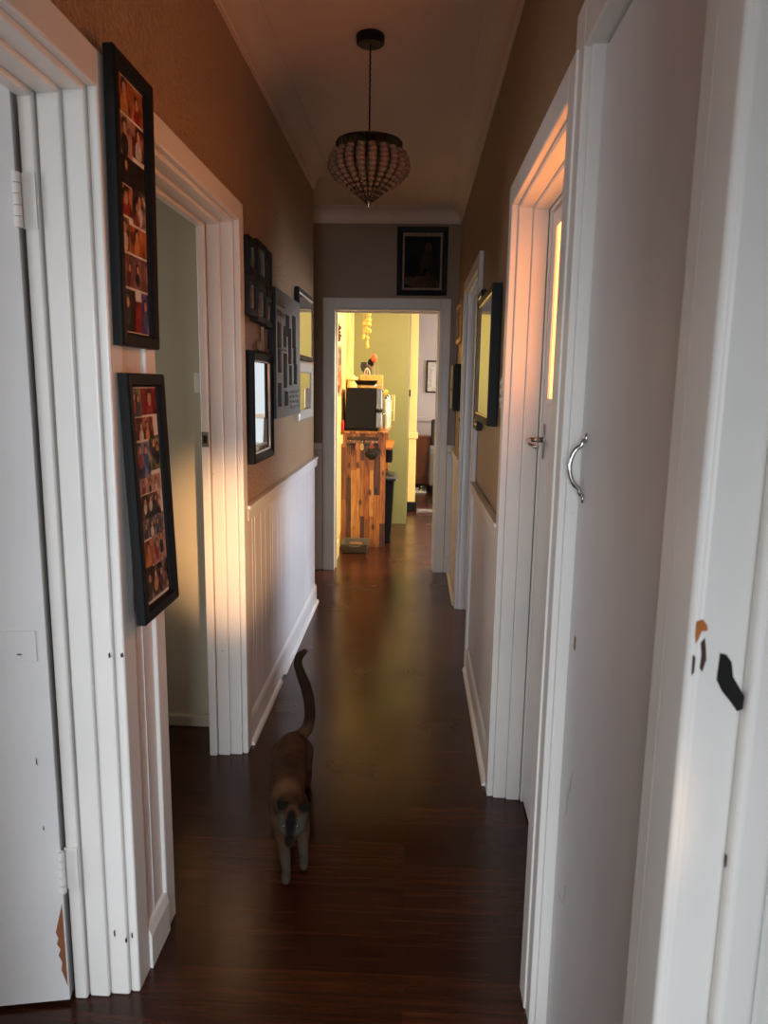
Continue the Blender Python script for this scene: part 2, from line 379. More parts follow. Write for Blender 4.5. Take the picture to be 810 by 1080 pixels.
# ------------------------------------------------------------------ door frames
def frame_mesh(d,yn,yf,z,cw=.075,far=True,near=True,big=0.0,proj=.022,cw_far=None):
    """stepped door frame in a side wall. d=+1: right wall (room at +x), -1: left wall"""
    X=XR if d>0 else XL
    m=MB(); cf=cw_far or cw
    m.box(X-d*proj,X,yf,yf+cf,0,z+cw); m.box(X-d*proj,X,yn-cw,yn,0,z+cw); m.box(X-d*proj,X,yn-.001,yf+.001,z,z+cw)
    for (a,b,s) in ((.0,.046,.010),(.046,.094,.019),(.0965,.127,.028)):
        m.box(X+d*a,X+d*b,yf-s,yf+.02,0,z+.018); m.box(X+d*a,X+d*b,yn-.02,yn+s,0,z+.018); m.box(X+d*a,X+d*b,yn+s-.001,yf-s+.001,z-s,z+.018)
    return m
def doorset(name,label,loc):
    o=thing(name,label,'door',loc,kind='structure'); return o

# door 1 (left, leaf swung into the room)
d1=doorset('door_1','white door swung inward at the nearest doorway on the gallery side',(XL,1.5,0))
frame_mesh(-1,.72,1.528,ZO,cw=.072).build('door_frame',WHITE,d1,bevel=.005,seg=3)
ang=math.radians(10.5); hx,hy=XL-.131,1.485
ux,uy=-math.cos(ang),-math.sin(ang)           # along the leaf
vx,vy=-uy*1.0,ux*1.0                          # thickness direction
vx,vy=(math.sin(ang)*-1,math.cos(ang))
def leafxf(p): return Vector((hx+ux*p.x+vx*p.y,hy+uy*p.x+vy*p.y,p.z))
lf=MB(); lf.box(0,.76,0,.036,.012,2.03,xf=leafxf); lf.box(.02,.74,-.0025,0,.865,.935,xf=leafxf)
leaf=lf.build('door_leaf',DOORW,d1,bevel=.003)
for z0 in (.30,1.766):
    h=MB(); 
    for k in range(5): 
        h.lathe([(.0075,z0+k*.021),(.0078,z0+k*.021+.001),(.0078,z0+k*.021+.0185),(.0075,z0+k*.021+.0195)],XL-.1285,1.482,12)
    h.box(XL-.128,XL-.098,1.4955,1.4985,z0,z0+.105)
    h.build('hinge',WHITE,d1)
chip=MB()
pts=[(.004,.24),(.010,.215),(.016,.19),(.022,.165),(.017,.15),(.021,.135),(.014,.12),(.019,.105),(.012,.085),(.015,.065),(.008,.04),(.003,.02),(.003,.24)]
chip.prism([leafxf(Vector((a,-.0008,b+.03))) for a,b in pts[:-1]],(vx*.0006,vy*.0006,0))
chip.build('chipped_patch',BAREWOOD,leaf)
for (px,pz,w_,h_) in ((.03,.46,.003,.012),(.035,.62,.003,.02),(.05,.88,.012,.004),(.20,.55,.006,.004)):
    q=MB(); q.prism([leafxf(Vector((px+a*w_,-.0034,pz+b*h_))) for a,b in ((0,0),(1,.2),(.8,1),(.2,.8))],(vx*.0006,vy*.0006,0)); q.build('scuff_mark',BAREDARK,leaf)
for (xx,zz,w_,h_) in ((-.663,.145,.004,.014),(-.652,.15,.003,.016),(-.690,.16,.003,.02),(-.645,.86,.006,.012),(-.668,.862,.004,.014)):
    q=MB(); yy=1.5275 if xx>-.661 else 1.5172
    q.prism([(xx,yy,zz),(xx+w_,yy,zz+.002),(xx+w_*.8,yy,zz+h_),(xx-.001,yy,zz+h_*.7)],(0,-.0012,0)); q.build('scuff_mark',BAREDARK,d1)

# door 2 (left, open doorway, no leaf in view)
d2=doorset('door_2','open white doorway with a strike plate on the gallery side',(XL,2.7,0))
frame_mesh(-1,1.80,2.70,ZO,cw=.068).build('door_frame',WHITE,d2,bevel=.005,seg=3)
sp=MB(); sx=XL-.112; sp.box(sx-.014,sx+.014,2.6695,2.672,1.235,1.29); s1=sp.build('strike_plate',SILVER,d2,bevel=.001)
sp=MB(); sp.box(sx-.007,sx+.007,2.6685,2.670,1.249,1.277); sp.build('latch_hole',HOLE,s1)
m=MB(); m.box(-3.08,XL-TH-.001,2.915,2.945,0,.05); struct(m.build('baseboard_room',OLIVEROOM,bevel=.006),'low skirting in the room behind the second doorway','skirting')
sw=thing('light_switch','pale switch on the olive wall inside the second doorway','switch',(-.864,2.945,1.47))
q=MB(); q.box(-.885,-.845,2.935,2.9449,1.43,1.51); q.build('switch_plate',WHITE2,sw,bevel=.002)
q=MB(); q.box(-.869,-.861,2.930,2.9355,1.46,1.48); q.build('switch_rocker',WHITE2,sw,bevel=.001)

# door 3 (right, closed door with amber glass)
d3=doorset('door_3','white door with an amber glass panel and lever handle',(XR,2.4,0))
frame_mesh(1,1.60,2.455,ZO,cw=.068).build('door_frame',WHITE,d3,bevel=.004,seg=3)
# leaf hinged on the near jamb, a few degrees ajar
ph=Vector((XR+.100,1.630)); a3=math.radians(.3)
def l3(p): # p.x along leaf, p.y thickness (into room), p.z
    return Vector((ph.x+math.sin(a3)*p.x+math.cos(a3)*p.y, ph.y+math.cos(a3)*p.x-math.sin(a3)*p.y, p.z))
LW=.792; g0,g1,gz0,gz1=.13,.712,1.432,1.958
lf=MB(); lf.box(0,LW,0,.036,.012,gz0,xf=l3).box(0,LW,0,.036,gz1,2.005,xf=l3).box(0,g0,0,.036,gz0,gz1,xf=l3).box(g1,LW,0,.036,gz0,gz1,xf=l3)
lf3=lf.build('door_leaf',DOORW,d3,bevel=.002)
bd=MB()
for (a,b,c,e) in ((g0-.012,g1+.012,gz0-.012,gz0+.006),(g0-.012,g1+.012,gz1-.006,gz1+.012),(g0-.012,g0+.006,gz0,gz1),(g1-.002,g1+.010,gz0,gz1)): bd.box(a,b,-.003,.0,c,e,xf=l3)
bd.build('glazing_bead',DOORW,lf3,bevel=.002)
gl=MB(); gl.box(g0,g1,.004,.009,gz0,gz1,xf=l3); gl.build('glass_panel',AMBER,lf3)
hd=MB(); pl=MB()
hy_=LW-.052
pts=[]
for k in range(16):
    w_=2*math.pi*k/16; pts.append(l3(Vector((hy_+.017*math.cos(w_),0,1.30+.058*math.sin(w_)))))
nrm=l3(Vector((0,-.006,0)))-l3(Vector((0,0,0)))
pl.prism(pts,nrm); hh=pl.build('handle_plate',CHROME,d3,bevel=.002)
hd.tube([l3(Vector((hy_,-.006,1.305))),l3(Vector((hy_,-.048,1.305)))],[.009,.008],10)
hd.tube([l3(Vector((hy_+.002,-.046,1.305))),l3(Vector((hy_-.02,-.054,1.303))),l3(Vector((hy_-.06,-.054,1.296))),l3(Vector((hy_-.105,-.046,1.292))),l3(Vector((hy_-.118,-.040,1.292)))],[.009,.0095,.008,.0075,.006],10)
hd.build('lever_handle',CHROME,hh,smooth=True)

# door 4 (right, open doorway near the end)
d4=doorset('door_4','open white doorway on the mirror side near the end wall',(XR,4.2,0))
frame_mesh(1,3.73,4.72,ZO,cw=.072).build('door_frame',WHITE,d4,bevel=.004)

# end doorway
d6=doorset('door_6','white framed doorway at the end of the hall opening to the kitchen',(-.22,YE,0))
m=MB(); cz=ZO-.012
for a,b,c,e,zz in ((EX0-.092,EX0-.012,0,0,cz+.09),(EX1+.006,EX1+.084,0,0,cz+.09)): m.box(a,b,YE-.022,YE,0,zz)
m.box(EX0-.013,EX1+.007,YE-.022,YE,cz+.012,cz+.09)
for (a,b,s) in ((-.026,.05,0),(.05,.085,.012),(.085,TH+.02,.0)):
    m.box(EX0-.03,EX0+s,YE+a,YE+b,0,cz+.012); m.box(EX1-s,EX1+.03,YE+a,YE+b,0,cz+.012); m.box(EX0,EX1,YE+a,YE+b,cz-s,cz+.012)
m.build('door_frame',WHITE,d6,bevel=.004)

# door 5 (right, nearest: only its far jamb is in view)
d5=doorset('door_5','nearest white door jamb with a bare mortise hole and chipped paint',(XR,.75,0))
m=MB(); yf=.748
m.box(XR-.020,XR+.0,yf,.822,0,ZO+.08); m.box(XR-.020,XR,-.47,.822,ZO,ZO+.08); m.box(XR-.02,XR,-.53,-.45,0,ZO+.08)
m.box(XR-.016,XR+.042,yf-.002,.77,0,ZO+.02); m.box(XR-.016,XR+.042,-.47,-.448,0,ZO+.02)
m.box(XR+.042,XR+.085,yf-.016,.77,0,ZO+.02); m.box(XR+.085,XR+TH+.004,yf-.004,.77,0,ZO+.02)
m.box(XR,XR+TH,-.45,yf,ZO,ZO+.02)
jf=m.build('door_frame',WHITE,d5,bevel=.008,seg=4)
hl=MB(); yy=yf-.0028
pts=[(.327,1.198),(.334,1.196),(.340,1.188),(.343,1.172),(.352,1.158),(.357,1.150),(.3565,1.136),(.351,1.133),(.341,1.146),(.333,1.155),(.326,1.168)]
hl.prism([(x,yy,z) for x,z in pts],(0,.0006,0)); hl.build('mortise_hole',HOLE,jf)
for nm,mt,pts in (('paint_chip',ORANGEW,[(.300,1.231),(.306,1.234),(.311,1.228),(.312,1.222),(.306,1.221),(.304,1.214),(.301,1.207),(.300,1.217)]),
                  ('paint_chip',BAREDARK,[(.306,1.208),(.310,1.214),(.312,1.203),(.3135,1.190),(.3105,1.176),(.3075,1.18),(.308,1.195)]),
                  ('paint_chip',BAREDARK,[(.2995,1.195),(.302,1.192),(.302,1.176),(.2998,1.172)]),
                  ('paint_chip',BAREDARK,[(.3545,.965),(.3565,.963),(.3568,.950),(.3555,.948)])):
    q=MB(); q.prism([(x,yy+.0002,z) for x,z in pts],(0,.0006,0)); q.build(nm,mt,jf)

# ------------------------------------------------------------------ built-in cupboard on the right wall
cb=thing('built_in_cupboard','tall white built-in cupboard with a chrome pull handle','cupboard',(XR,1.2,0))
m=MB(); m.box(XR-.018,XR+.05,1.482,1.565,0,ZO+.14); m.box(XR-.018,XR+.05,.822,1.482,ZO+.05,ZO+.14); m.box(XR-.018,XR+.03,.822,.862,0,ZO+.05)
m.box(XR-.006,XR+.05,1.470,1.482,0,ZO+.06)
m.build('cupboard_frame',WHITE,cb,bevel=.004)
m=MB(); m.box(XR+.018,XR+.038,.864,1.467,.012,ZO+.043); cd=m.build('cupboard_door',DOORW,cb,bevel=.003)
h=MB(); hy0=1.425; fx=XR+.018
pts=[(fx-.003,hy0,1.374),(fx-.008,hy0,1.366)]+[(fx-.009-.021*math.sin(math.pi*k/12)**.6,hy0,1.362-.085*k/12) for k in range(13)]+[(fx-.008,hy0,1.270),(fx-.003,hy0,1.262)]
h.tube(pts,.0045,10); 
for zz in (1.376,1.258): h.ball((fx-.002,hy0,zz),.008,sub=2,sc=(.4,.9,1.3))
h.build('pull_handle',CHROME,cd,smooth=True)
q=MB(); q.prism([(fx-.0005,1.420,.980),(fx-.0005,1.411,.977),(fx-.0005,1.410,.955),(fx-.0005,1.416,.949),(fx-.0005,1.421,.957)],(-.0006,0,0)); q.build('paint_chip',BAREWOOD,cd)
for (yy,zz,dy,dz) in ((1.40,.60,.008,.06),(1.37,.42,.004,.04),(1.42,.40,.05,.012),(1.38,.66,.012,.05)):
    q=MB(); q.prism([(fx-.0005,yy,zz),(fx-.0005,yy-dy,zz+dz),(fx-.0005,yy-dy-.0015,zz+dz),(fx-.0005,yy-.002,zz)],(-.0005,0,0)); q.build('scratch',plain('faint_scratch',rgb(168,162,158),.5,noise=30),cd)

# ------------------------------------------------------------------ windows (daylight)
def window(n,label,mb,pane,em,loc):
    o=thing('window_%d'%n,label,'window',loc,kind='structure'); mb.build('window_frame',WHITE,o,bevel=.004); pane.build('glass_pane',em,o); return o
DAY=(.80,.90,1,1)
f=MB(); f.box(BX0-.07,BX0,-1.5,-1.475,BZ0-.07,BZ1+.07).box(BX1,BX1+.03,-1.5,-1.475,BZ0-.07,BZ1+.07).box(BX0,BX1,-1.5,-1.475,BZ1,BZ1+.07).box(BX0-.07,BX1+.03,-1.5,-1.44,BZ0-.07,BZ0)
p=MB(); p.box(BX0,BX1,-1.57,-1.56,BZ0,BZ1)
window(1,'tall window at the back end of the hall',f,p,emit('sky_through_back_window',DAY,2.2),(-.17,-1.5,0))
def sidewin(n,label,x,y0,y1,z0,z1,em,d=-1):
    f=MB(); f.box(x,x+d*.04,y0-.06,y0,z0-.06,z1+.06).box(x,x+d*.04,y1,y1+.06,z0-.06,z1+.06).box(x,x+d*.04,y0,y1,z1,z1+.06).box(x,x+d*.06,y0,y1,z0-.06,z0).box(x,x+d*.03,(y0+y1)/2-.02,(y0+y1)/2+.02,z0,z1)
    p=MB(); p.box(x+d*.005,x+d*.012,y0,y1,z0,z1); window(n,label,f,p,em,(x,(y0+y1)/2,0))
sidewin(2,'added window that lights the room behind the first two doorways',-3.08,1.9,2.8,.9,1.9,emit('added_side_window_glow',(1,.97,.9,1),75))  # unseen window, added to brighten the olive room wall
sidewin(3,'daylit window of the room behind the last doorway',3.08,3.7,5.2,.8,2.0,emit('sky_through_last_window',(.80,.88,1,1),4))
sidewin(4,'sunset window of the room behind the amber door',1.55,1.75,2.9,.9,1.9,emit('sunset_sky',(1,.56,.26,1),6),d=-1)
w=MB(); w.box(1.55,1.65,1.56,3.2,0,H); struct(w.build('wall_bath',DARKW),'outer wall of the room behind the amber door','wall')
sidewin(6,'added side window that lights the farthest room',3.08,9.2,10.8,.7,2.1,emit('added_lounge_window_glow',(.94,.95,1,1),16))  # unseen window, put in to light the grey wall and far floor
sidewin(7,'added side window that lights the kitchen floor',3.08,6.2,7.6,.9,2.0,emit('added_kitchen_window_glow',(1,.86,.62,1),24))  # unseen window, added for more light on the kitchen floor
f=MB(); f.box(.94,1.0,11.36,11.4,.5,2.1).box(2.2,2.26,11.36,11.4,.5,2.1).box(1.0,2.2,11.36,11.4,2.04,2.1).box(1.0,2.2,11.34,11.4,.5,.56).box(1.58,1.62,11.37,11.4,.56,2.04)
p=MB(); p.box(1.0,2.2,11.385,11.392,.56,2.04)
window(5,'bright window of the farthest room',f,p,emit('sky_through_far_window',(.88,.95,1,1),1.05),(1.6,11.4,0))

# ------------------------------------------------------------------ lamps out of the frame
def area(name,loc,rot,sx,sy,col,e):
    l=bpy.data.lights.new(name,'AREA'); l.shape='RECTANGLE'; l.size=sx; l.size_y=sy; l.color=col; l.energy=e
    o=bpy.data.objects.new(name,l); o.location=loc; o.rotation_euler=rot; C.objects.link(o); return o
area('kitchen_ceiling_lamp',(.55,6.25,H-.06),(0,0,0),.5,.5,(1,.80,.52),112)
l=area('daylight_through_back_window',((BX0+BX1)/2,-1.43,1.1),(math.radians(65),0,math.radians(18)),.86,1.6,(.82,.91,1),31); l.data.spread=math.radians(95)
l=area('daylight_through_last_window',(2.98,4.45,1.4),(0,math.radians(74),0),1.2,1.5,(.70,.80,1),30); l.data.spread=math.radians(75)
l=bpy.data.lights.new('added_low_sun_spot','SPOT'); l.energy=1300; l.color=(1,.56,.26); l.spot_size=math.radians(11); l.spot_blend=1; l.shadow_soft_size=.06  # added spot that makes the warm patch on the second doorway's jamb
o=bpy.data.objects.new('added_low_sun_spot',l); C.objects.link(o); o.location=(.85,-1.36,1.15); o.rotation_euler=(Vector((-.68,2.78,.85))-o.location).to_track_quat('-Z','Y').to_euler()

l=area('added_olive_room_light',(-2.95,2.25,1.45),(math.radians(88),0,math.radians(-72)),.9,1.1,(1,.97,.9),4.5); l.data.spread=math.radians(80)  # extra lamp added to lift the olive wall past the second doorway
l=area('added_left_side_light',(-2.9,-.65,1.35),(math.radians(86),0,math.radians(-90)),1.4,1.5,(.86,.93,1),38); l.data.spread=math.radians(140)  # lamp added out of view to brighten the faces along the right wall
# ------------------------------------------------------------------ pendant light
CXL,CYL=-.197,2.985
pd=thing('pendant_light','dark beaded crystal pendant lamp hanging from the hall ceiling','lamp',(CXL,CYL,H))
m=MB(); m.lathe([(.052,H-.001),(.054,H-.006),(.052,H-.030),(.046,H-.034)],CXL,CYL,40); m.build('ceiling_rose',BLACK,pd,smooth=False)
m=MB(); pts=[]
m.tube([(CXL+.0012*math.sin(k*1.9),CYL+.0012*math.cos(k*1.9),H-.03-k*(.365/60)) for k in range(61)],.0032,8); m.build('cord',BLACKP,pd,smooth=True)
m=MB(); m.lathe([(.004,2.428),(.012,2.42),(.03,2.402),(.05,2.394),(.052,2.390)],CXL,CYL,24)
for k in range(3):
    w_=2*math.pi*k/3+.3; m.tube([(CXL+.04*math.cos(w_),CYL+.04*math.sin(w_),2.393),(CXL+.124*math.cos(w_),CYL+.124*math.sin(w_),2.378)],.003,6)
m.build('top_cap',BRASS,pd,smooth=True)
m=MB()
m.lathe([(.1275,2.346),(.1285,2.346),(.1285,2.350),(.1275,2.350)],CXL,CYL,48)
m.lathe([(.124,2.382),(.1255,2.382),(.1255,2.386),(.124,2.386)],CXL,CYL,48)
for k in range(36):
    w_=2*math.pi*k/36
    ring=[]
    for j in range(10):
        q_=2*math.pi*j/10; tt=w_+.010*math.cos(q_)*8.2/1.0*.9; zz=2.366+.016*math.sin(q_); ring.append((CXL+.1265*math.cos(tt),CYL+.1265*math.sin(tt),zz))
    m.tube(ring,.0016,5,closed=True)
m.build('crown_band',BRASS,pd,smooth=True)
def prof_r(t): # t 0 top .. 1 tip
    pts=[(0,.126),(.10,.139),(.22,.1455),(.34,.1445),(.46,.132),(.6,.107),(.75,.074),(.88,.042),(1,.012)]
    for (a,ra),(b,rb) in zip(pts,pts[1:]):
        if t<=b:
            u=(t-a)/(b-a); return ra+(rb-ra)*u
    return .01
ZT,ZB=2.350,2.168
NR=20
for k in range(NR):
    w_=2*math.pi*k/NR
    rib=MB(); rib.tube([(CXL+prof_r(t/20)*math.cos(w_),CYL+prof_r(t/20)*math.sin(w_),ZT+(ZB-ZT)*t/20) for t in range(21)],.0019,6); rib.build('rib',BRASS,pd,smooth=True)
CRYST=NT('smoky_crystal'); CRYST.b.inputs['Base Color'].default_value=rgb(176,140,116); CRYST.b.inputs['Roughness'].default_value=.12; CRYST.b.inputs['Transmission Weight'].default_value=.55; CRYST.b.inputs['IOR'].default_value=1.45
mpc=CRYST.coords(); nzc=CRYST.N('ShaderNodeTexNoise',Scale=300.0); CRYST.L(mpc,0,nzc,'Vector'); bpc=CRYST.N('ShaderNodeBump',Strength=.3,Distance=.002); CRYST.L(nzc,'Fac',bpc,'Height'); CRYST.L(bpc,0,CRYST.b,'Normal')
CRYST=CRYST.m
for k in range(NR):
    w_=2*math.pi*(k+.5)/NR
    st=MB()
    for i in range(12):
        t=.05+.9*(i/11)**.9; r=prof_r(t); size=min(.0185,max(.004,r*math.pi/NR*.84))
        st.ball((CXL+(r-.002)*math.cos(w_),CYL+(r-.002)*math.sin(w_),ZT+(ZB-ZT)*t),size,sub=2,sc=(1,1,.72))
        if i in(1,3): st.ball((CXL+(r+.004)*math.cos(w_),CYL+(r+.004)*math.sin(w_),ZT+(ZB-ZT)*t),.004,m=1,sub=1)
    st.build('bead_strand',[CRYST,BRASS],pd)
m=MB(); m.lathe([(.012,2.180),(.015,2.172),(.012,2.164),(.006,2.160),(.008,2.155),(.004,2.148),(.001,2.144)],CXL,CYL,20); m.build('finial',CHROME,pd,smooth=True)
m=MB(); m.lathe([(.016,2.39),(.018,2.375),(.016,2.345),(.026,2.325),(.030,2.30),(.026,2.275),(.014,2.258),(.002,2.254)],CXL,CYL,24); m.build('bulb',plain('unlit_bulb_glass',rgb(140,122,104),.2,noise=10),pd,smooth=True)

# ------------------------------------------------------------------ prints and frames
SK=rgb(196,140,104)
PR=[print_mat('print_warm_brown',[rgb(34,16,14),rgb(96,42,28),rgb(176,112,78),rgb(212,160,120)],22,1),
    print_mat('print_orange_brown',[rgb(60,30,20),rgb(160,86,40),rgb(204,150,96)],18,2),
    print_mat('print_denim',[rgb(18,16,22),rgb(52,66,98),rgb(120,128,150),rgb(196,150,120)],26,3),
    print_mat('print_dark_group',[rgb(14,12,12),rgb(40,34,34),rgb(120,96,84),rgb(206,170,140)],30,4),
    print_mat('print_pink_crowd',[rgb(90,60,56),rgb(170,130,116),rgb(206,170,152)],34,5),
    print_mat('print_bw',[rgb(24,22,26),rgb(90,84,86),rgb(180,170,166)],34,6),
    print_mat('print_green_garden',[rgb(28,34,24),rgb(96,98,70),rgb(170,160,120)],30,7),
    print_mat('print_red',[rgb(50,12,14),rgb(120,26,24),rgb(196,70,50)],16,8),
    print_mat('print_purple',[rgb(24,18,38),rgb(72,58,120),rgb(140,130,180)],20,9),
    print_mat('print_maroon_grey',[rgb(48,30,30),rgb(108,70,66),rgb(150,112,104)],24,10),
    print_mat('print_night',[rgb(8,8,8),rgb(26,24,24),rgb(60,46,40)],20,11)]
SKIN=plain('printed_skin_tone',rgb(206,150,116),.35,noise=60); HAIR=plain('printed_dark_hair',rgb(48,30,22),.35,noise=60)
CLO=[plain('printed_cloth_%d'%i,c,.35,noise=40) for i,c in enumerate([rgb(150,34,30),rgb(28,26,30),rgb(210,200,190),rgb(60,74,112),rgb(196,130,60),rgb(90,30,40)])]
def wallplane(X,d):
    """maps (u along y, v up, w off the wall) to world"""
    return lambda u,v,w: (X+d*w,u,v)
def photo(parent,fn,u0,u1,v0,v1,w,mat,people=(),rel=True,name='photo'):
    """a print lying in the frame, with small figures printed on it"""
    m=MB(); mats=[mat,SKIN,HAIR]+CLO
    m.prism([fn(u0,v0,w),fn(u1,v0,w),fn(u1,v1,w),fn(u0,v1,w)],Vector(fn(0,0,w+.0008))-Vector(fn(0,0,w)))
    W=u1-u0;Hh=v1-v0
    for (pu,pv,s,ci) in people:   # head centre, head size (fraction of the height), cloth index
        cu,cv,r=u0+pu*W,v0+pv*Hh,s*Hh
        def blob(cu,cv,ru,rv,mi,lift,n=14):
            pts=[]
            for k in range(n):
                a=2*math.pi*k/n; uu=min(max(cu+ru*math.cos(a),u0),u1); vv=min(max(cv+rv*math.sin(a),v0),v1); pts.append(fn(uu,vv,w+lift))
            m.poly(pts,mi)
        blob(cu,cv-2.3*r,r*1.25,r*1.7,3+ci,.0012); blob(cu,cv+.25*r,r*.95,r*1.05,2,.0015); blob(cu,cv-.12*r,r*.62,r*.85,1,.0018)
    return m.build(name,mats,parent)
def rect_frame(m,fn,u0,u1,v0,v1,bw,w0,w1,mi=0,slope=0.0,bt=None):
    bt=bt or bw
    def bx(a,b,c,e):
        p=[fn(a,c,w0),fn(b,c,w0),fn(b,e,w0),fn(a,e,w0)]; m.prism(p,Vector(fn(0,0,w1))-Vector(fn(0,0,w0)),mi)
    bx(u0,u0+bw,v0,v1); bx(u1-bw,u1,v0,v1); bx(u0+bw,u1-bw,v0,v0+bt); bx(u0+bw,u1-bw,v1-bt,v1)
def mitre_frame(m,fn,u0,u1,v0,v1,bw,prof,mi=0):
    """prof: list of (inset,w) for the moulding section from outer to inner edge"""
    rings=[]
    for ins,w in prof: rings.append([fn(u0+ins,v0+ins,w),fn(u1-ins,v0+ins,w),fn(u1-ins,v1-ins,w),fn(u0+ins,v1-ins,w)])
    n=len(m.v)
    for r in rings: m.v+=r
    k=len(rings)
    for i in range(k):
        j=(i+1)%k
        for a in range(4):
            b=(a+1)%4; m.f.append((n+i*4+a,n+i*4+b,n+j*4+b,n+j*4+a)); m.m.append(mi)

# --- two tall collage frames between the near doorways
def collage(label,u0,u1,z0,z1,wb,wt,photos):
    def fn(u,v,w):
        t=(v-z0)/(z1-z0); return (XL+wb+(wt-wb)*t+w,u,v)
    o=thing('collage_frame',label,'picture frame',(XL+.02,(u0+u1)/2,z0),'tall photo collage frames')
    m=MB(); mitre_frame(m,fn,u0,u1,z0,z1,.03,[(0,-.012),(0,.008),(.004,.012),(.024,.010),(.030,.002),(.030,-.012)]); m.build('frame',BLACK,o)
    m=MB(); a,b,c,e=u0+.028,u1-.028,z0+.028,z1-.028
    m.prism([fn(a,c,-.010),fn(b,c,-.010),fn(b,e,-.010),fn(a,e,-.010)],(.006,0,0)); m.build('mat_board',MATW,o)
    W=b-a;Hh=e-c
    for (x0,x1,y0,y1,mi,pp) in photos: photo(o,fn,a+x0*W,a+x1*W,c+y0*Hh,c+y1*Hh,-.0035,PR[mi],pp)
    return o
collage('upper of two tall black photo collages between the near doorways',1.548,1.768,1.545,2.128,.034,.040,[
 (.03,.97,.86,.99,1,((.3,.7,.24,4),(.75,.55,.2,0))),(.03,.55,.70,.85,4,((.5,.7,.2,1),)),(.56,.97,.72,.85,0,((.5,.7,.22,2),)),(.03,.97,.59,.70,10,((.3,.7,.2,1),)),
 (.03,.5,.47,.585,0,((.5,.6,.28,0),)),(.51,.97,.45,.60,3,((.5,.7,.18,2),(.3,.5,.16,0))),(.03,.35,.33,.46,3,((.5,.7,.2,2),)),(.36,.97,.33,.44,1,((.4,.7,.2,4),)),
 (.03,.97,.19,.32,9,((.3,.6,.14,5),(.6,.62,.14,1))),(.03,.5,.01,.18,10,((.4,.7,.14,1),)),(.4,.72,.01,.14,7,()),(.73,.97,.01,.18,8,((.5,.7,.14,3),))])
collage('lower of two tall black photo collages, tilting off the white panel strip',1.556,1.786,.925,1.488,.055,.036,[
 (.05,.42,.865,.99,6,((.35,.7,.14,0),(.7,.65,.14,1))),(.44,.98,.87,.99,7,((.5,.62,.30,0),)),(.16,.80,.76,.86,0,((.3,.6,.2,2),(.65,.62,.2,4))),
 (.10,.60,.585,.75,2,((.3,.8,.13,0),(.7,.78,.13,3))),(.60,.98,.61,.77,6,((.4,.8,.13,1),(.75,.65,.13,1))),(.12,.92,.515,.59,4,((.2,.6,.17,5),(.5,.6,.17,1),(.8,.6,.17,2))),
 (.10,.88,.395,.51,3,((.25,.75,.13,2),(.5,.8,.13,2),(.75,.75,.13,1))),(.10,.95,.31,.40,5,((.2,.65,.18,1),(.45,.65,.18,2),(.7,.65,.18,1))),
 (.08,.5,.18,.30,1,((.5,.7,.22,4),)),(.46,.97,.17,.32,4,((.3,.65,.14,0),(.65,.8,.14,1))),(.08,.97,.02,.17,3,((.2,.7,.14,1),(.45,.72,.14,4),(.7,.7,.14,5))),(.05,.42,.12,.19,9,())])

# --- gallery on the left wall
LW_=wallplane(XL,1)
cg=thing('collage_frame','black cluster of six joined photo frames high on the gallery wall','picture frame',(XL,3.05,1.7))
def subframe(u0,u1,v0,v1,mi,pp,w1=.034):
    m=MB(); rect_frame(m,LW_,u0,u1,v0,v1,.020,.004,w1,bt=.026); fr=m.build('frame',BLACK,cg,bevel=.002)
    m=MB(); rect_frame(m,LW_,u0+.020,u1-.020,v0+.026,v1-.026,.005,.006,w1-.008); m.build('inner_lip',SILVER,fr)
    ph=photo(fr,LW_,u0+.024,u1-.024,v0+.030,v1-.030,.010,PR[mi],pp)
    return ph
subframe(2.800,2.945,1.875,2.012,10,((.5,.6,.2,1),)); subframe(2.948,3.140,1.870,2.026,10,((.5,.6,.2,2),)); subframe(3.143,3.245,1.835,2.020,3,((.5,.6,.2,1),))
subframe(2.780,2.930,1.726,1.872,9,((.5,.6,.22,2),)); subframe(2.933,3.110,1.712,1.867,3,((.5,.6,.2,1),)); subframe(3.113,3.250,1.706,1.832,4,((.5,.6,.2,2),))

def mirror(name,label,fn,loc,u0,u1,v0,v1,prof,lip,cat='mirror',fm=BLACK,lm=SILVER,group=None):
    o=thing(name,label,cat,loc,group)
    m=MB(); mitre_frame(m,fn,u0,u1,v0,v1,.03,prof); m.build('frame',fm,o)
    m=MB(); a=prof[-1][0]; mitre_frame(m,fn,u0+lip[0],u1-lip[0],v0+lip[0],v1-lip[0],.01,[(0,lip[1]-.004),(0,lip[1]),(.006,lip[1]-.002),(.008,lip[1]-.008)]); m.build('inner_lip',lm,o)
    m=MB(); g=a-.002; gw=lip[1]-.009; m.prism([fn(u0+g,v0+g,gw),fn(u1-g,v0+g,gw),fn(u1-g,v1-g,gw),fn(u0+g,v1-g,gw)],Vector(fn(0,0,.003))-Vector(fn(0,0,0))); m.build('mirror_glass',MIRROR,o)
    return o
mirror('wall_mirror','black framed mirror with a silver lip lowest on the gallery wall',LW_,(XL,3.06,1.15),2.858,3.262,1.152,1.597,[(0,.002),(0,.030),(.010,.034),(.040,.020),(.046,.014),(.046,.002)],(.036,.0245))
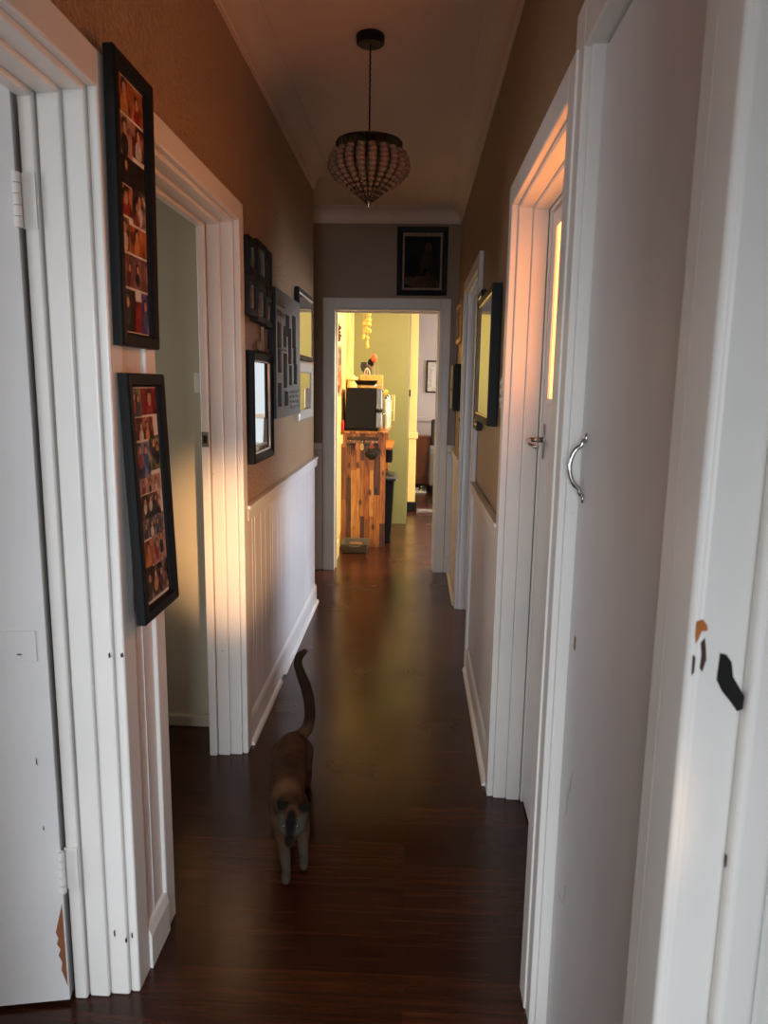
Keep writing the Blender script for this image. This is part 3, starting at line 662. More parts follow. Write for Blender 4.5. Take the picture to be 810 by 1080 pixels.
# grey multi-aperture panel
gp=thing('photo_panel','wide grey multi-opening photo panel with raised lettering and dark openings','picture frame',(XL,3.67,1.31))
U0,U1,V0,V1=3.255,3.93,1.315,1.885
holes=[(.40,.58,.70,.86),(.66,.86,.70,.90),(.06,.22,.56,.76),(.30,.46,.56,.74),(.54,.70,.44,.74),(.76,.92,.46,.64),(.06,.20,.33,.52),(.28,.42,.24,.50),(.50,.64,.25,.41),(.70,.88,.26,.42),(.05,.22,.08,.28),(.36,.52,.09,.22)]
holes=[(.36,.52,.66,.84),(.64,.80,.58,.86),(.05,.20,.55,.75),(.27,.40,.57,.74),(.46,.60,.44,.74),(.68,.82,.44,.60),(.06,.20,.36,.55),(.27,.42,.24,.52),(.50,.62,.26,.43),(.70,.86,.27,.45),(.06,.20,.09,.28),(.30,.46,.09,.21)]
# plate built from a grid that skips the openings
us=sorted({0,1}|{h for q in holes for h in q[:2]}); vs=sorted({0,1}|{h for q in holes for h in q[2:]})
m=MB()
P=lambda u,v,w: LW_(U0+u*(U1-U0),V0+v*(V1-V0),w)
def inh(u,v): return any(a<u<b and c<v<e for a,b,c,e in holes)
for a,b in zip(us,us[1:]):
    for c,e in zip(vs,vs[1:]):
        if not inh((a+b)/2,(c+e)/2): m.quad(P(a,c,.045),P(b,c,.045),P(b,e,.045),P(a,e,.045))
for a,b,c,e in holes:
    for (p,q) in (((a,c),(b,c)),((b,c),(b,e)),((b,e),(a,e)),((a,e),(a,c))): m.quad(P(*p,.045),P(*q,.045),P(*q,.030),P(*p,.030),0)
for (p,q) in (((0,0),(1,0)),((1,0),(1,1)),((1,1),(0,1)),((0,1),(0,0))): m.quad(P(*p,.045),P(*q,.045),P(*q,.002),P(*p,.002),1)
m.build('panel_plate',[GREYPANEL,BLACK],gp)
m=MB(); m.prism([P(0.005,0.005,.002),P(.995,.005,.002),P(.995,.995,.002),P(.005,.995,.002)],(.027,0,0)); m.build('backing_board',BLACK,gp)
for i,(a,b,c,e) in enumerate(holes):
    light = i in (0,2)
    ph_=photo(gp,P,a+.004,b-.004,c+.004,e-.004,.0295,PR[10],((.5,.6,.15,1),))
    if light:
        q=MB(); q.prism([P(a+.01,c+.015,.0325),P(a+(b-a)*.45,c+.015,.0325),P(a+(b-a)*.45,e-.02,.0325),P(a+.01,e-.02,.0325)],(.0006,0,0)); q.build('pale_print',MATW,ph_)
# raised, unreadable script ornament
random.seed(3)
def squiggle(u0,u1,v0,v1,n):
    m=MB()
    for r in range(n):
        v=v0+(v1-v0)*(r+.5)/n; pts=[]
        for k in range(26):
            u=u0+(u1-u0)*k/25; pts.append(P(u,v+(v1-v0)/n*.34*math.sin(k*1.9+r*1.3)*(.6+.4*math.sin(k*.7+r)),.0460))
        m.tube(pts,.0028,5)
    return m
for a in ((.05,.34,.58+.2,.93,2),(.05,.42,.535,.555,1),(.52,.96,.05,.23,4)):
    squiggle(*a).build('raised_lettering',GREYPANEL2,gp,smooth=True)
mirror('wall_mirror','tall black framed mirror at the far end of the gallery wall, reflecting the kitchen',LW_,(XL,4.25,1.6),4.020,4.600,1.605,1.985,[(0,.002),(0,.026),(.006,.028),(.028,.024),(.030,.014),(.030,.002)],(.024,.0265))
mirror('wall_mirror','pale crackled silver mirror hung under the tall mirror at the gallery end',LW_,(XL,4.25,1.27),4.045,4.590,1.268,1.592,[(0,.002),(0,.020),(.006,.024),(.050,.020),(.060,.012),(.060,.002)],(.050,.021),fm=ORNATE,lm=ORNATE)
q=thing('wall_plaque','small tan cut-out plaque above the lowest gallery mirror','plaque',(XL,3.1,1.6))
m=MB()
out=[(3.03,1.606),(3.30,1.600),(3.30,1.625),(3.28,1.640),(3.26,1.618),(3.22,1.618),(3.22,1.700),(3.205,1.668),(3.185,1.685),(3.165,1.70),(3.14,1.712),(3.14,1.612),(3.10,1.618),(3.085,1.645),(3.06,1.64),(3.05,1.615)]
m.prism([LW_(a,b,.003) for a,b in out],(.012,0,0)); m.build('plaque_board',plain('tan_plaque',rgb(150,126,104),.4,noise=40),q)

# --- right wall mirrors, switch, end items
RW=wallplane(XR,-1)
mirror('wall_mirror','thick black framed mirror nearest the amber door',RW,(XR,3.0,1.33),2.800,3.40,1.322,1.850,[(0,.004),(0,.036),(.004,.040),(.028,.038),(.034,.026),(.034,.004)],(.030,.0385))
mirror('wall_mirror','black framed mirror between the thick mirror and the last doorway',RW,(XR,3.55,1.28),3.43,3.645,1.268,1.905,[(0,.003),(0,.024),(.004,.026),(.022,.024),(.026,.018),(.026,.003)],(.022,.0235))
sw=thing('light_switch','white switch plate beside the thick black mirror','switch',(XR,2.62,1.45))
m=MB(); m.box(XR-.012,XR,2.575,2.645,1.395,1.505); m.build('switch_plate',WHITE2,sw,bevel=.003)
for zz in (1.425,1.455,1.485):
    m=MB(); m.box(XR-.018,XR-.011,2.60,2.62,zz-.009,zz+.009); m.build('switch_rocker',WHITE2,sw,bevel=.002)
o=thing('wooden_picture_frame','pale timber picture frame on the wall past the last doorway','picture frame',(XR,5.35,1.78))
m=MB(); rect_frame(m,RW,5.05,5.60,1.775,2.045,.03,.002,.020); m.build('frame',plain('pale_timber',rgb(190,150,100),.5,noise=30),o,bevel=.002)
photo(o,RW,5.078,5.572,1.803,2.017,.004,PR[9],((.4,.6,.2,2),))
o=thing('key_cabinet','black box hung on the wall beside the kitchen doorway','wall box',(XR,5.4,1.3))
m=MB(); m.box(XR-.048,XR,5.18,5.56,1.30,1.625); m.build('cabinet_body',BLACK,o,bevel=.004)
m=MB(); m.box(XR-.056,XR-.047,5.19,5.55,1.31,1.615); cdr=m.build('cabinet_door',DARKG,o,bevel=.003)
m=MB(); m.ball((XR-.062,5.24,1.45),.008,sub=2); m.build('knob',SILVER,cdr,smooth=True)
o=thing('black_lanyard','thin black strap hanging below the black wall box','strap',(XR,5.02,1.3))
m=MB(); m.prism([(XR-.010,5.00,1.24),(XR-.010,5.035,1.24),(XR-.010,5.03,1.07),(XR-.010,5.005,1.06)],(.004,0,0)); m.box(XR-.014,XR,5.008,5.028,1.235,1.262); m.build('strap',BLACKP,o)

# picture above the end doorway
FE=lambda u,v,w:(u,YE-w,v)
o=thing('framed_picture','black framed dark print above the kitchen doorway','picture',(.03,YE,2.14))
m=MB(); mitre_frame(m,FE,-.157,.220,2.140,2.632,.04,[(0,.002),(0,.022),(.006,.026),(.034,.022),(.040,.014),(.040,.002)]); m.build('frame',BLACK,o)
m=MB(); m.prism([FE(-.12,2.178,.004),FE(.183,2.178,.004),FE(.183,2.595,.004),FE(-.12,2.595,.004)],(0,-.004,0)); m.build('mat_board',plain('brown_mat',rgb(150,122,100),.6,noise=30),o)
m=MB(); m.prism([FE(-.102,2.196,.0085),FE(.165,2.196,.0085),FE(.165,2.565,.0085),FE(-.102,2.565,.0085)],(0,-.0008,0))
def eb(cu,cv,ru,rv,mi,l,rot=0):
    pts=[]
    for k in range(18):
        a=2*math.pi*k/18; x=ru*math.cos(a); y=rv*math.sin(a); pts.append(FE(min(max(cu+x*math.cos(rot)-y*math.sin(rot),-.101),.164),min(max(cv+x*math.sin(rot)+y*math.cos(rot),2.197),2.564),l))
    m.poly(pts,mi)
eb(.03,2.235,.14,.045,1,.0096,-.12); eb(.09,2.25,.03,.10,2,.0099,.5); eb(.06,2.39,.04,.10,2,.0099,-.25); eb(.075,2.49,.026,.034,1,.0101,.2); eb(-.04,2.35,.05,.08,3,.0098,.1)
m.build('print',[plain('dark_print_ground',rgb(40,36,30),.8,spec=.1,noise=10),plain('dark_print_tan',rgb(84,64,50),.8,spec=.1,noise=14),plain('dark_print_brown',rgb(62,50,40),.8,spec=.1,noise=14),plain('dark_print_black',rgb(28,28,26),.8,spec=.1,noise=14)],o)

# ------------------------------------------------------------------ kitchen furniture
kb=thing('timber_bench','plank clad timber bench inside the kitchen doorway','bench',(-.45,6.9,0))
PT=[]
for i,(c0,c1_) in enumerate(((rgb(104,58,24),rgb(56,30,14)),(rgb(168,104,44),rgb(112,64,26)),(rgb(200,134,62),rgb(146,88,38)),(rgb(226,168,92),rgb(182,118,54)),(rgb(184,112,50),rgb(108,60,25)))):
    t_=NT('reclaimed_board_tone'); mp_=t_.coords((30,30,2.5)); mp_.inputs['Location'].default_value=(i*7,i*3,i*5); nz_=t_.N('ShaderNodeTexNoise',Scale=1.4,Detail=6.0,Distortion=1.2); t_.L(mp_,0,nz_,'Vector'); r_=t_.ramp([(.36,c1_),(.62,c0)]); t_.L(nz_,'Fac',r_,'Fac')
    mk_=t_.coords((14,14,6)); vk_=t_.N('ShaderNodeTexVoronoi',Scale=1.0); t_.L(mk_,0,vk_,'Vector'); kr_=t_.ramp([(.12,rgb(38,20,10)),(.24,(1,1,1,1))]); t_.L(vk_,'Distance',kr_,'Fac'); mx_=t_.N('ShaderNodeMix',data_type='RGBA',blend_type='MULTIPLY'); mx_.inputs['Factor'].default_value=.85; t_.L(r_,'Color',mx_,'A'); t_.L(kr_,'Color',mx_,'B'); t_.L(mx_,'Result',t_.b,'Base Color'); t_.b.inputs['Roughness'].default_value=.4; PT.append(t_.m)
m=MB(); random.seed(21); x=XL+.004; m.box(XL+.004,-.252,6.556,6.585,0,1.04,0)
while x<-.254:
    x1=min(x+random.choice((.038,.046,.052,.058)),-.252)
    if -.252-x1<.02: x1=-.252
    z=0; last=-1
    while z<1.04:
        z1=min(z+random.uniform(.22,.75),1.04)
        if 1.04-z1<.12: z1=1.04
        mi=random.choice([k for k in (0,1,2,2,3,3,4) if k!=last]); last=mi
        m.box(x+.0006,x1-.0006,6.5535-random.uniform(0,.002),6.557,z+.0006,z1-.0006,mi); z=z1
    x=x1
m.build('end_panel',PT,kb,bevel=.0012)
m=MB(); m.box(XL+.004,-.236,6.535,7.55,1.040,1.060); m.build('bench_top',PLANK,kb,bevel=.003)
m=MB(); m.box(XL+.004,-.20,6.60,7.5,.895,.918); m.build('shelf',plain('honey_timber',rgb(190,120,52),.4,noise=20),kb,bevel=.003)
m=MB(); m.box(XL+.004,-.26,7.50,7.535,0,1.04); m.build('end_panel',PLANK,kb,bevel=.002)
m=MB(); m.box(XL+.003,XL+.018,6.585,7.50,0,1.04); m.build('back_board',PLANK,kb)
# black appliance
ap=thing('benchtop_oven','tall black benchtop appliance with a chrome front','appliance',(-.48,6.75,1.06))
m=MB(); m.prism([(-.632,6.60,1.075),(-.352,6.60,1.075),(-.352,6.60,1.446),(-.612,6.60,1.446)],(0,.30,0)); m.build('body',BLACKP,ap,bevel=.008)
m=MB(); m.box(-.640,-.33,6.595,6.91,1.0605,1.0745); m.build('base',BLACKP,ap,bevel=.004)
for z0,z1 in ((1.085,1.235),(1.25,1.44)):
    m=MB(); m.box(-.350,-.296,6.603,6.897,z0,z1); dr=m.build('chrome_door',STEELD,ap,bevel=.012,seg=3)
    m=MB(); m.tube([(-.296,6.63,z1-.02),(-.275,6.63,z1-.02),(-.275,6.86,z1-.02),(-.296,6.86,z1-.02)],.006,8); m.build('door_handle',CHROME,dr,smooth=True)
m=MB(); m.ball((-.318,6.597,1.243),.012,sub=2,sc=(1,.7,1)); m.box(-.345,-.29,6.598,6.89,1.234,1.251); m.build('control_knob',BLACKP,ap)
# silver rack + black dish on top
rk=thing('cooling_rack','low silver rack on top of the black appliance','rack',(-.45,6.75,1.446))
m=MB()
for yy in (6.63,6.70,6.77,6.84): m.tube([(-.52,yy,1.466),(-.30,yy,1.466)],.0035,6)
for xx in (-.5,-.33): m.tube([(xx,6.62,1.466),(xx,6.85,1.466)],.0035,6)
m.build('wire_grid',CHROME,rk,smooth=True)
for xx in (-.5,-.33):
    for yy in (6.64,6.83):
        m=MB(); m.tube([(xx,yy,1.4465),(xx,yy,1.464)],.004,6); m.build('leg',CHROME,rk)
ds=thing('baking_dish','black tapered dish on the silver rack above the appliance','dish',(-.45,6.74,1.47))
m=MB()
a0=(-.522,-.362,6.63,6.85); a1=(-.550,-.345,6.61,6.88); zb,zt=1.4705,1.512
def ring(a,z): return [(a[0],a[2],z),(a[1],a[2],z),(a[1],a[3],z),(a[0],a[3],z)]
ai=tuple(v+(s*.012) for v,s in zip(a1,(1,-1,1,-1)))
b0=ring(a0,zb);b1=ring(a1,zt);b2=ring(ai,zt);b3=ring(tuple(v+(s*.01) for v,s in zip(a0,(1,-1,1,-1))),zb+.006)
n=len(m.v); m.v+=b0+b1+b2+b3
for i in range(3):
    for k in range(4): m.f.append((n+i*4+k,n+i*4+(k+1)%4,n+i*4+4+(k+1)%4,n+i*4+4+k)); m.m.append(0)
m.f+=[(n,n+3,n+2,n+1),(n+12,n+13,n+14,n+15)]; m.m+=[0,0]
m.build('dish_body',BLACKP,ds,bevel=.002)
# utensil box with utensils (stands on a tall stack of jars' shelf behind)
HONEY=plain('pale_honey_wood',rgb(222,172,92),.45,noise=25)
cd_=thing('utensil_crate','pale wooden crate behind the appliance holding cooking utensils','crate',(-.42,7.05,1.06))
m=MB(); m.box(-.52,-.31,6.96,7.14,1.0605,1.072)
for (x0,x1,y0,y1) in ((-.52,-.31,6.96,6.972),(-.52,-.31,7.128,7.14),(-.52,-.508,6.972,7.128),(-.322,-.31,6.972,7.128)): m.box(x0,x1,y0,y1,1.072,1.565)
m.build('crate_body',HONEY,cd_,bevel=.002)
REDP=plain('coral_silicone',rgb(232,96,58),.4,noise=20); STEEL=plain('utensil_steel',rgb(210,205,195),.2,metal=.9,noise=20)
def utensil(name,label,p0,p1,hm,head,hmat,sh=.006):
    o=thing(name,label,'utensil',p0,'cooking utensils in the wooden crate')
    m=MB(); m.tube([p0,p1],sh,8); m.build('handle',hm,o,smooth=True)
    d=(Vector(p1)-Vector(p0)).normalized(); c=Vector(p1); sd=Vector((d.z,0,-d.x)).normalized()
    if head=='spat':
        hw,hl=.032,.085; q=[c-sd*hw*.6,c+sd*hw*.6,c+sd*hw+d*hl*.5,c+sd*hw*.9+d*hl,c-sd*hw*.7+d*hl,c-sd*hw+d*hl*.5]
        m=MB(); m.prism(q,(0,.006,0)); m.build('blade',hmat,o,bevel=.002)
    elif head=='spoon':
        m=MB(); m.ball(tuple(c+d*.035),.036,sub=2,sc=(.85,.3,1.15)); m.build('bowl',hmat,o,smooth=True)
    elif head=='whisk':
        m=MB()
        for k in range(4):
            a=math.pi*k/4; e=Vector((math.cos(a),math.sin(a),0)); pts=[]
            for j in range(11):
                t=j/10; pts.append(c+d*(.10*math.sin(math.pi*t/1.0*.5*2 if t<.5 else math.pi*(1-t)))+e*.035*math.sin((t-.5)*math.pi))
            m.tube(pts,.002,5)
        m.build('wire_loops',hmat,o,smooth=True)
    return o
utensil('spatula','dark slotted spatula at the end of the utensil crate',(-.47,7.03,1.08),(-.49,7.02,1.60),BLACKP,'spat',DARKG)
utensil('ladle','black ladle standing highest in the middle of the crate',(-.42,7.08,1.08),(-.43,7.09,1.645),BLACKP,'spoon',BLACKP)
utensil('spoon','coral red spoon leaning out of the crate above the others',(-.37,7.05,1.08),(-.395,7.06,1.69),STEEL,'spoon',REDP,.005)
utensil('spatula','dull red spatula low in the utensil crate',(-.46,7.105,1.08),(-.478,7.112,1.575),HONEY,'spat',plain('dull_red_silicone',rgb(160,64,40),.45,noise=20))
utensil('whisk','steel whisk with white loops at the front of the crate',(-.45,7.00,1.08),(-.456,6.99,1.53),STEEL,'whisk',plain('white_coated_wire',rgb(236,228,206),.3,noise=20),.006)
utensil('spoon','dark wooden spoon behind the white whisk in the crate',(-.44,7.06,1.08),(-.447,7.06,1.585),BRASS,'spoon',plain('dark_spoon_wood',rgb(84,52,32),.5,noise=20),.005)
utensil('skewer','slim dark tipped rod slanting out of the crate toward the doorway side',(-.330,7.10,1.10),(-.36,7.10,1.66),STEEL,'none',STEEL,.003)
# boards, red item, jars
cb_=thing('chopping_board','brown chopping board leaning on the cream wall behind the appliance','board',(-.645,6.75,1.06))
m=MB(); m.prism([(-.657,6.62,1.0605),(-.657,6.82,1.0605),(-.657,6.82,1.41),(-.657,6.79,1.43),(-.657,6.65,1.43),(-.657,6.62,1.41)],(.011,0,0)); m.build('board',plain('chopping_board_wood',rgb(126,78,44),.5,noise=20),cb_,bevel=.003)
ob=thing('cream_canister','cream canister against the wall behind the black appliance','canister',(-.59,7.02,1.06))
m=MB(); m.lathe([(.055,1.0605),(.06,1.07),(.06,1.50),(.056,1.51)],-.585,7.03,28); m.build('canister_body',CREAMT,ob,smooth=True)
m=MB(); m.lathe([(.062,1.511),(.063,1.515),(.063,1.535),(.05,1.542),(.012,1.545),(.012,1.56),(.002,1.563)],-.585,7.03,28); m.build('lid',CREAMT,ob,smooth=True)
rb=thing('red_bottle','small red sauce bottle between the wall and the appliance','bottle',(-.634,6.57,1.06))
m=MB(); m.lathe([(.012,1.0605),(.0135,1.065),(.0135,1.13),(.008,1.15),(.006,1.16)],-.6435+.0,6.572,18); m.build('bottle_body',plain('red_plastic',rgb(190,30,24),.35,noise=10),rb,smooth=True)
m=MB(); m.lathe([(.0075,1.161),(.008,1.165),(.007,1.185),(.002,1.187)],-.6435,6.572,16); m.build('cap',BLACKP,rb,smooth=True)
JAR=plain('pale_green_glass',rgb(206,210,190),.1,noise=12)
for i,(x,y,r,h,lab) in enumerate(((-.272,6.98,.026,.285,'pale glass jar beside the chrome front on the bench'),(-.262,7.22,.03,.30,'second pale glass jar, behind the first, next to the wire rack'))):
    o=thing('glass_jar',lab,'jar',(x,y,1.06),'glass jars on the timber bench')
    m=MB(); m.lathe([(r*.9,1.0605),(r,1.068),(r,1.06+h*.85),(r*.75,1.06+h*.93),(r*.75,1.06+h)],x,y,24); m.build('jar_body',JAR,o,smooth=True)
    m=MB(); m.lathe([(r*.8,1.06+h+.001),(r*.82,1.06+h+.004),(r*.82,1.06+h+.02),(r*.7,1.06+h+.023)],x,y,24); m.build('lid',CHROME,o,smooth=True)
o=thing('yellow_flower','small yellow flower head above the jars','flower',(-.286,7.10,1.06))
m=MB(); m.tube([(-.290,7.10,1.0605),(-.288,7.10,1.25),(-.284,7.10,1.395)],.003,6); m.build('stem',GREEN,o,smooth=True)
m=MB()
for k in range(8):
    a=2*math.pi*k/8; m.ball((-.284+.018*math.cos(a),7.098,1.405+.016*math.sin(a)),.013,sub=1,sc=(1,.5,1))
m.ball((-.284,7.094,1.405),.012,sub=1,sc=(1,.7,1)); m.build('petals',plain('yellow_petal',rgb(236,190,70),.6,noise=30),o,smooth=True)
o=thing('wire_rack','cream wire frame standing at the edge of the timber bench','rack',(-.236,7.3,1.06))
m=MB(); RX0,RX1,RZ0,RZ1,RY=-.268,-.205,1.125,1.375,7.36
m.tube([(RX0,RY,RZ0),(RX1,RY,RZ0),(RX1,RY,RZ1),(RX0,RY,RZ1)],.005,6,closed=True); m.tube([(RX0+.012,RY,RZ0),(RX0+.012,RY,RZ1)],.003,6); m.tube([(RX0,RY,(RZ0+RZ1)/2-.02),(RX1,RY,(RZ0+RZ1)/2-.02)],.004,6)
m.tube([(RX1-.02,RY,RZ0),(RX1-.02,RY,RZ1)],.003,6)
m.build('wire_frame',CREAMT,o,smooth=True)
m=MB(); m.tube([(RX0+.004,RY,1.0605),(RX0+.004,RY,RZ0)],.005,6); m.tube([(RX0-.03,RY,1.064),(RX0+.03,RY,1.064)],.0035,6); m.build('foot',CREAMT,o)
# bin
bn=thing('kitchen_bin','slim black rubbish bin tucked beside the plank end panel','bin',(-.36,6.85,0))
m=MB()
bt=(-.47,-.205,6.71,6.98); tp=(-.49,-.178,6.69,7.0)
b0=ring(bt,.001); b1=ring(tp,.60); n=len(m.v); m.v+=b0+b1
for k in range(4): m.f.append((n+k,n+(k+1)%4,n+4+(k+1)%4,n+4+k)); m.m.append(0)
m.f+=[(n,n+3,n+2,n+1),(n+4,n+5,n+6,n+7)]; m.m+=[0,0]
m.build('bin_body',BLACKP,bn,bevel=.012,seg=3)
m=MB(); n=len(m.v); rr=[ring((-.50,-.160,6.675,7.02),.600),ring((-.50,-.156,6.672,7.022),.622),ring((-.49,-.172,6.69,7.0),.640),ring((-.42,-.24,6.76,6.93),.668)]
for r_ in rr: m.v+=r_
for i in range(3):
    for k in range(4): m.f.append((n+i*4+k,n+i*4+(k+1)%4,n+i*4+4+(k+1)%4,n+i*4+4+k)); m.m.append(0)
m.f+=[(n,n+3,n+2,n+1),(n+12,n+13,n+14,n+15)]; m.m+=[0,0]
lid=m.build('lid',DARKG,bn,bevel=.006,seg=3)
m=MB(); m.box(-.158,-.140,6.80,6.90,.585,.602); m.build('lid_latch',SILVER,lid,bevel=.003)
o=thing('black_speaker','small dark box under the shelf above the black bin','box',(-.25,7.0,.78))
m=MB(); m.box(-.30,-.206,6.93,7.05,.745,.8945); m.build('speaker_body',BLACKP,o,bevel=.006)
m=MB(); m.box(-.2055,-.202,6.945,7.035,.76,.88); m.build('speaker_grille',DARKG,o,bevel=.001)
# grey tray
tr=thing('plastic_tray','grey plastic tray on the floor against the plank end panel','tray',(-.51,6.4,0))
m=MB(); o0=(-.612,-.400,6.285,6.515); o1=(-.628,-.386,6.262,6.535); i1=tuple(v+s*.010 for v,s in zip(o1,(1,-1,1,-1))); i0=tuple(v+s*.010 for v,s in zip(o0,(1,-1,1,-1)))
rr=[ring(o0,.001),ring(o1,.088),ring(i1,.088),ring(i0,.010)]; n=len(m.v)
for r_ in rr: m.v+=r_
for i in range(3):
    for k in range(4): m.f.append((n+i*4+k,n+i*4+(k+1)%4,n+i*4+4+(k+1)%4,n+i*4+4+k)); m.m.append(0)
m.f+=[(n,n+3,n+2,n+1),(n+12,n+13,n+14,n+15)]; m.m+=[0,0]
m.build('tray_body',plain('grey_brown_plastic',rgb(92,84,70),.5,noise=10),tr,bevel=.004)
m=MB(); m.tube([(-.50+.05,6.262,.075),(-.50+.03,6.256,.068),(-.50-.03,6.256,.068),(-.50-.05,6.262,.075)],.005,6); m.build('tray_handle',plain('grey_brown_plastic_grip',rgb(110,100,86),.5,noise=10),tr,smooth=True)
o=tag(MB().prism([(-.56,6.40,.0105),(-.45,6.40,.0105),(-.44,6.46,.0105),(-.50,6.50,.0105),(-.57,6.47,.0105)],(0,0,.055)).build('folded_cloth',plain('brown_cloth',rgb(120,76,50),.9,noise=60,bump=.6,bscale=40),bevel=.014,seg=3),'brown folded cloth lying in the grey tray','cloth')
# key rack and hanging things
kr=thing('key_rack','dark hook rail across the top of the plank end panel','key rack',(-.46,6.55,.99))
m=MB(); m.box(-.60,-.315,6.538,6.5495,.985,1.012); m.build('rail',plain('dark_rail_wood',rgb(70,44,28),.5,noise=30),kr,bevel=.002)
HK=[-.58,-.545,-.505,-.465,-.42,-.38,-.34]
for x in HK:
    m=MB(); m.tube([(x,6.538,1.0),(x,6.526,.998),(x,6.521,.985),(x,6.526,.976)],.0022,6); m.build('hook',BRASS,kr,smooth=True)
def keytag(name,label,x,mat,w,h,kind,group=None):
    o=thing(name,label,'key tag' if kind=='tag' else 'keys',(x,6.522,.98),group)
    m=MB(); ring_=[(x+.010*math.cos(2*math.pi*k/12),6.522,.968+.010*math.sin(2*math.pi*k/12)) for k in range(12)]; m.tube(ring_,.0015,5,closed=True); m.build('split_ring',STEEL,o,smooth=True)
    if kind=='tag':
        m=MB(); a=.955; m.prism([(x-w*.3,6.519,a),(x+w*.3,6.519,a),(x+w*.55,6.519,a-.02),(x+w*.5,6.519,a-h),(x,6.519,a-h-.012),(x-w*.5,6.519,a-h),(x-w*.55,6.519,a-.02)],(0,.005,0)); m.build('tag',mat,o,bevel=.001)
    else:
        for j,dx in enumerate((-.012,.0,.012)):
            m=MB(); L=h*(1-.18*abs(j-1)); y=6.516+j*.003
            m.prism([(x+dx-.009,y,.958),(x+dx+.009,y,.958),(x+dx+.010,y,.940),(x+dx+.004,y,.932),(x+dx*1.3+.004,y,.958-L),(x+dx*1.3-.003,y,.958-L+.006),(x+dx-.004,y,.932),(x+dx-.010,y,.940)],(0,.0022,0)); m.build('key',mat,o)
keytag('key_bunch','bunch of dark keys on the first hook by the cream wall',-.58,DARKG,.02,.10,'keys')
keytag('key_bunch','bunch of bronze keys on the second hook from the cream wall',-.545,BRASS,.02,.13,'keys')
keytag('key_tag','peach tag hanging beside the bronze keys',-.505,plain('peach_tag',rgb(214,130,92),.5,noise=20),.030,.045,'tag')
keytag('key_tag','cream tag in the middle of the hook rail',-.465,plain('cream_tag',rgb(226,196,140),.5,noise=20),.030,.052,'tag')
keytag('key_bunch','bunch of grey keys between the cream tag and the rust tag',-.42,DARKG,.02,.09,'keys')
keytag('key_tag','rust coloured tag above the black pouch',-.38,plain('rust_tag',rgb(176,88,58),.5,noise=20),.030,.045,'tag')
keytag('key_bunch','bunch of bronze keys on the last hook by the bench edge',-.34,BRASS,.02,.08,'keys')
o=thing('black_pouch','black soft pouch hanging low on the plank end panel','pouch',(-.385,6.53,.84))
m=MB(); 
for (x,z,r) in ((-.405,.862,.036),(-.375,.850,.044),(-.35,.866,.034),(-.385,.89,.034),(-.365,.885,.032)): m.ball((x,6.529,z),r,sub=2,sc=(1,.45,1))
m.build('pouch_body',plain('black_fabric',rgb(18,18,20),.8,bump=.5,bscale=80),o,smooth=True)
m=MB(); m.tube([(-.40,6.526,.87),(-.395,6.522,.93),(-.383,6.520,.975)],.003,6); m.build('strap',BLACKP,o,smooth=True)
# kitchen wall hangings
KW=wallplane(XL,1)
o=thing('wall_calendar','narrow patterned wall hanging with red patches on the cream kitchen wall','wall hanging',(XL,6.3,1.35))
m=MB(); m.prism([KW(6.12,1.38,.002),KW(6.52,1.38,.002),KW(6.52,1.80,.002),KW(6.12,1.80,.002)],(.008,0,0)); m.build('backing',plain('tan_card',rgb(190,150,100),.7,noise=14),o,bevel=.001)
photo(o,KW,6.15,6.33,1.62,1.78,.0105,PR[6],((.5,.6,.2,0),)); photo(o,KW,6.16,6.28,1.50,1.61,.0105,PR[7],()); photo(o,KW,6.34,6.50,1.44,1.60,.0105,PR[1],()); photo(o,KW,6.15,6.32,1.40,1.47,.0105,PR[7],()); photo(o,KW,6.35,6.49,1.64,1.78,.0105,PR[9],())
o=thing('dried_flower_bunch','dark dried flower bunch pinned above the wall hanging','dried flowers',(XL,6.2,1.9))
m=MB(); random.seed(5)
for k in range(9):
    y=6.19+random.uniform(-.05,.05); z=1.96+random.uniform(-.03,.04); m.tube([(XL+.004,6.2,1.86),(XL+.014,(y+6.2)/2,1.90),(XL+.018,y,z)],.002,5)
m.build('stems',plain('dried_stem',rgb(96,64,44),.8,noise=20),o)
m=MB()
for k in range(12): m.ball((XL+.018+random.uniform(0,.008),6.2+random.uniform(-.06,.06),1.86+random.uniform(-.03,.12)),.012,sub=1)
m.build('flower_heads',plain('dried_flower',rgb(92,44,48),.9,noise=50),o)
# shell mobile
o=thing('shell_mobile','strings of amber shells hanging in front of the green wall','mobile',(-.46,6.95,H))
SH=plain('amber_shell',rgb(244,196,104),.35,noise=30); random.seed(11)
m=MB(); m.lathe([(.012,H-.001),(.012,H-.008),(.002,H-.012)],-.455,6.95,16)
m.tube([(-.455+.032*math.cos(2*math.pi*k/16),6.95+.032*math.sin(2*math.pi*k/16),2.33) for k in range(16)],.003,6,closed=True)
for k in range(3):
    a=2*math.pi*k/3; m.tube([(-.455,6.95,H-.01),(-.455+.032*math.cos(a),6.95+.032*math.sin(a),2.33)],.0012,5)
m.build('hanger',HONEY,o)
for k,(dx,zz) in enumerate(((-.034,[2.03,1.96,1.92,1.90]),(-.014,[2.06,2.03,2.0,1.97]),(.006,[2.07,2.03,1.98,1.90,1.83]),(.022,[2.11,2.06,2.02,1.96]),(-.004,[1.85,1.82,1.87]))):
    m=MB(); x=-.455+dx; y=6.95+.02*math.sin(k*2.1)
    m.tube([(x,y,2.33),(x,y,zz[-1])],.0014,5)
    for z in zz: m.ball((x+random.uniform(-.004,.004),y,z),.017,sub=1,sc=(1,.55,.85)); m.ball((x+random.uniform(-.012,.012),y-.005,z+.015),.010,sub=1,sc=(1.2,.5,.7))
    m.build('shell_string',SH,o)
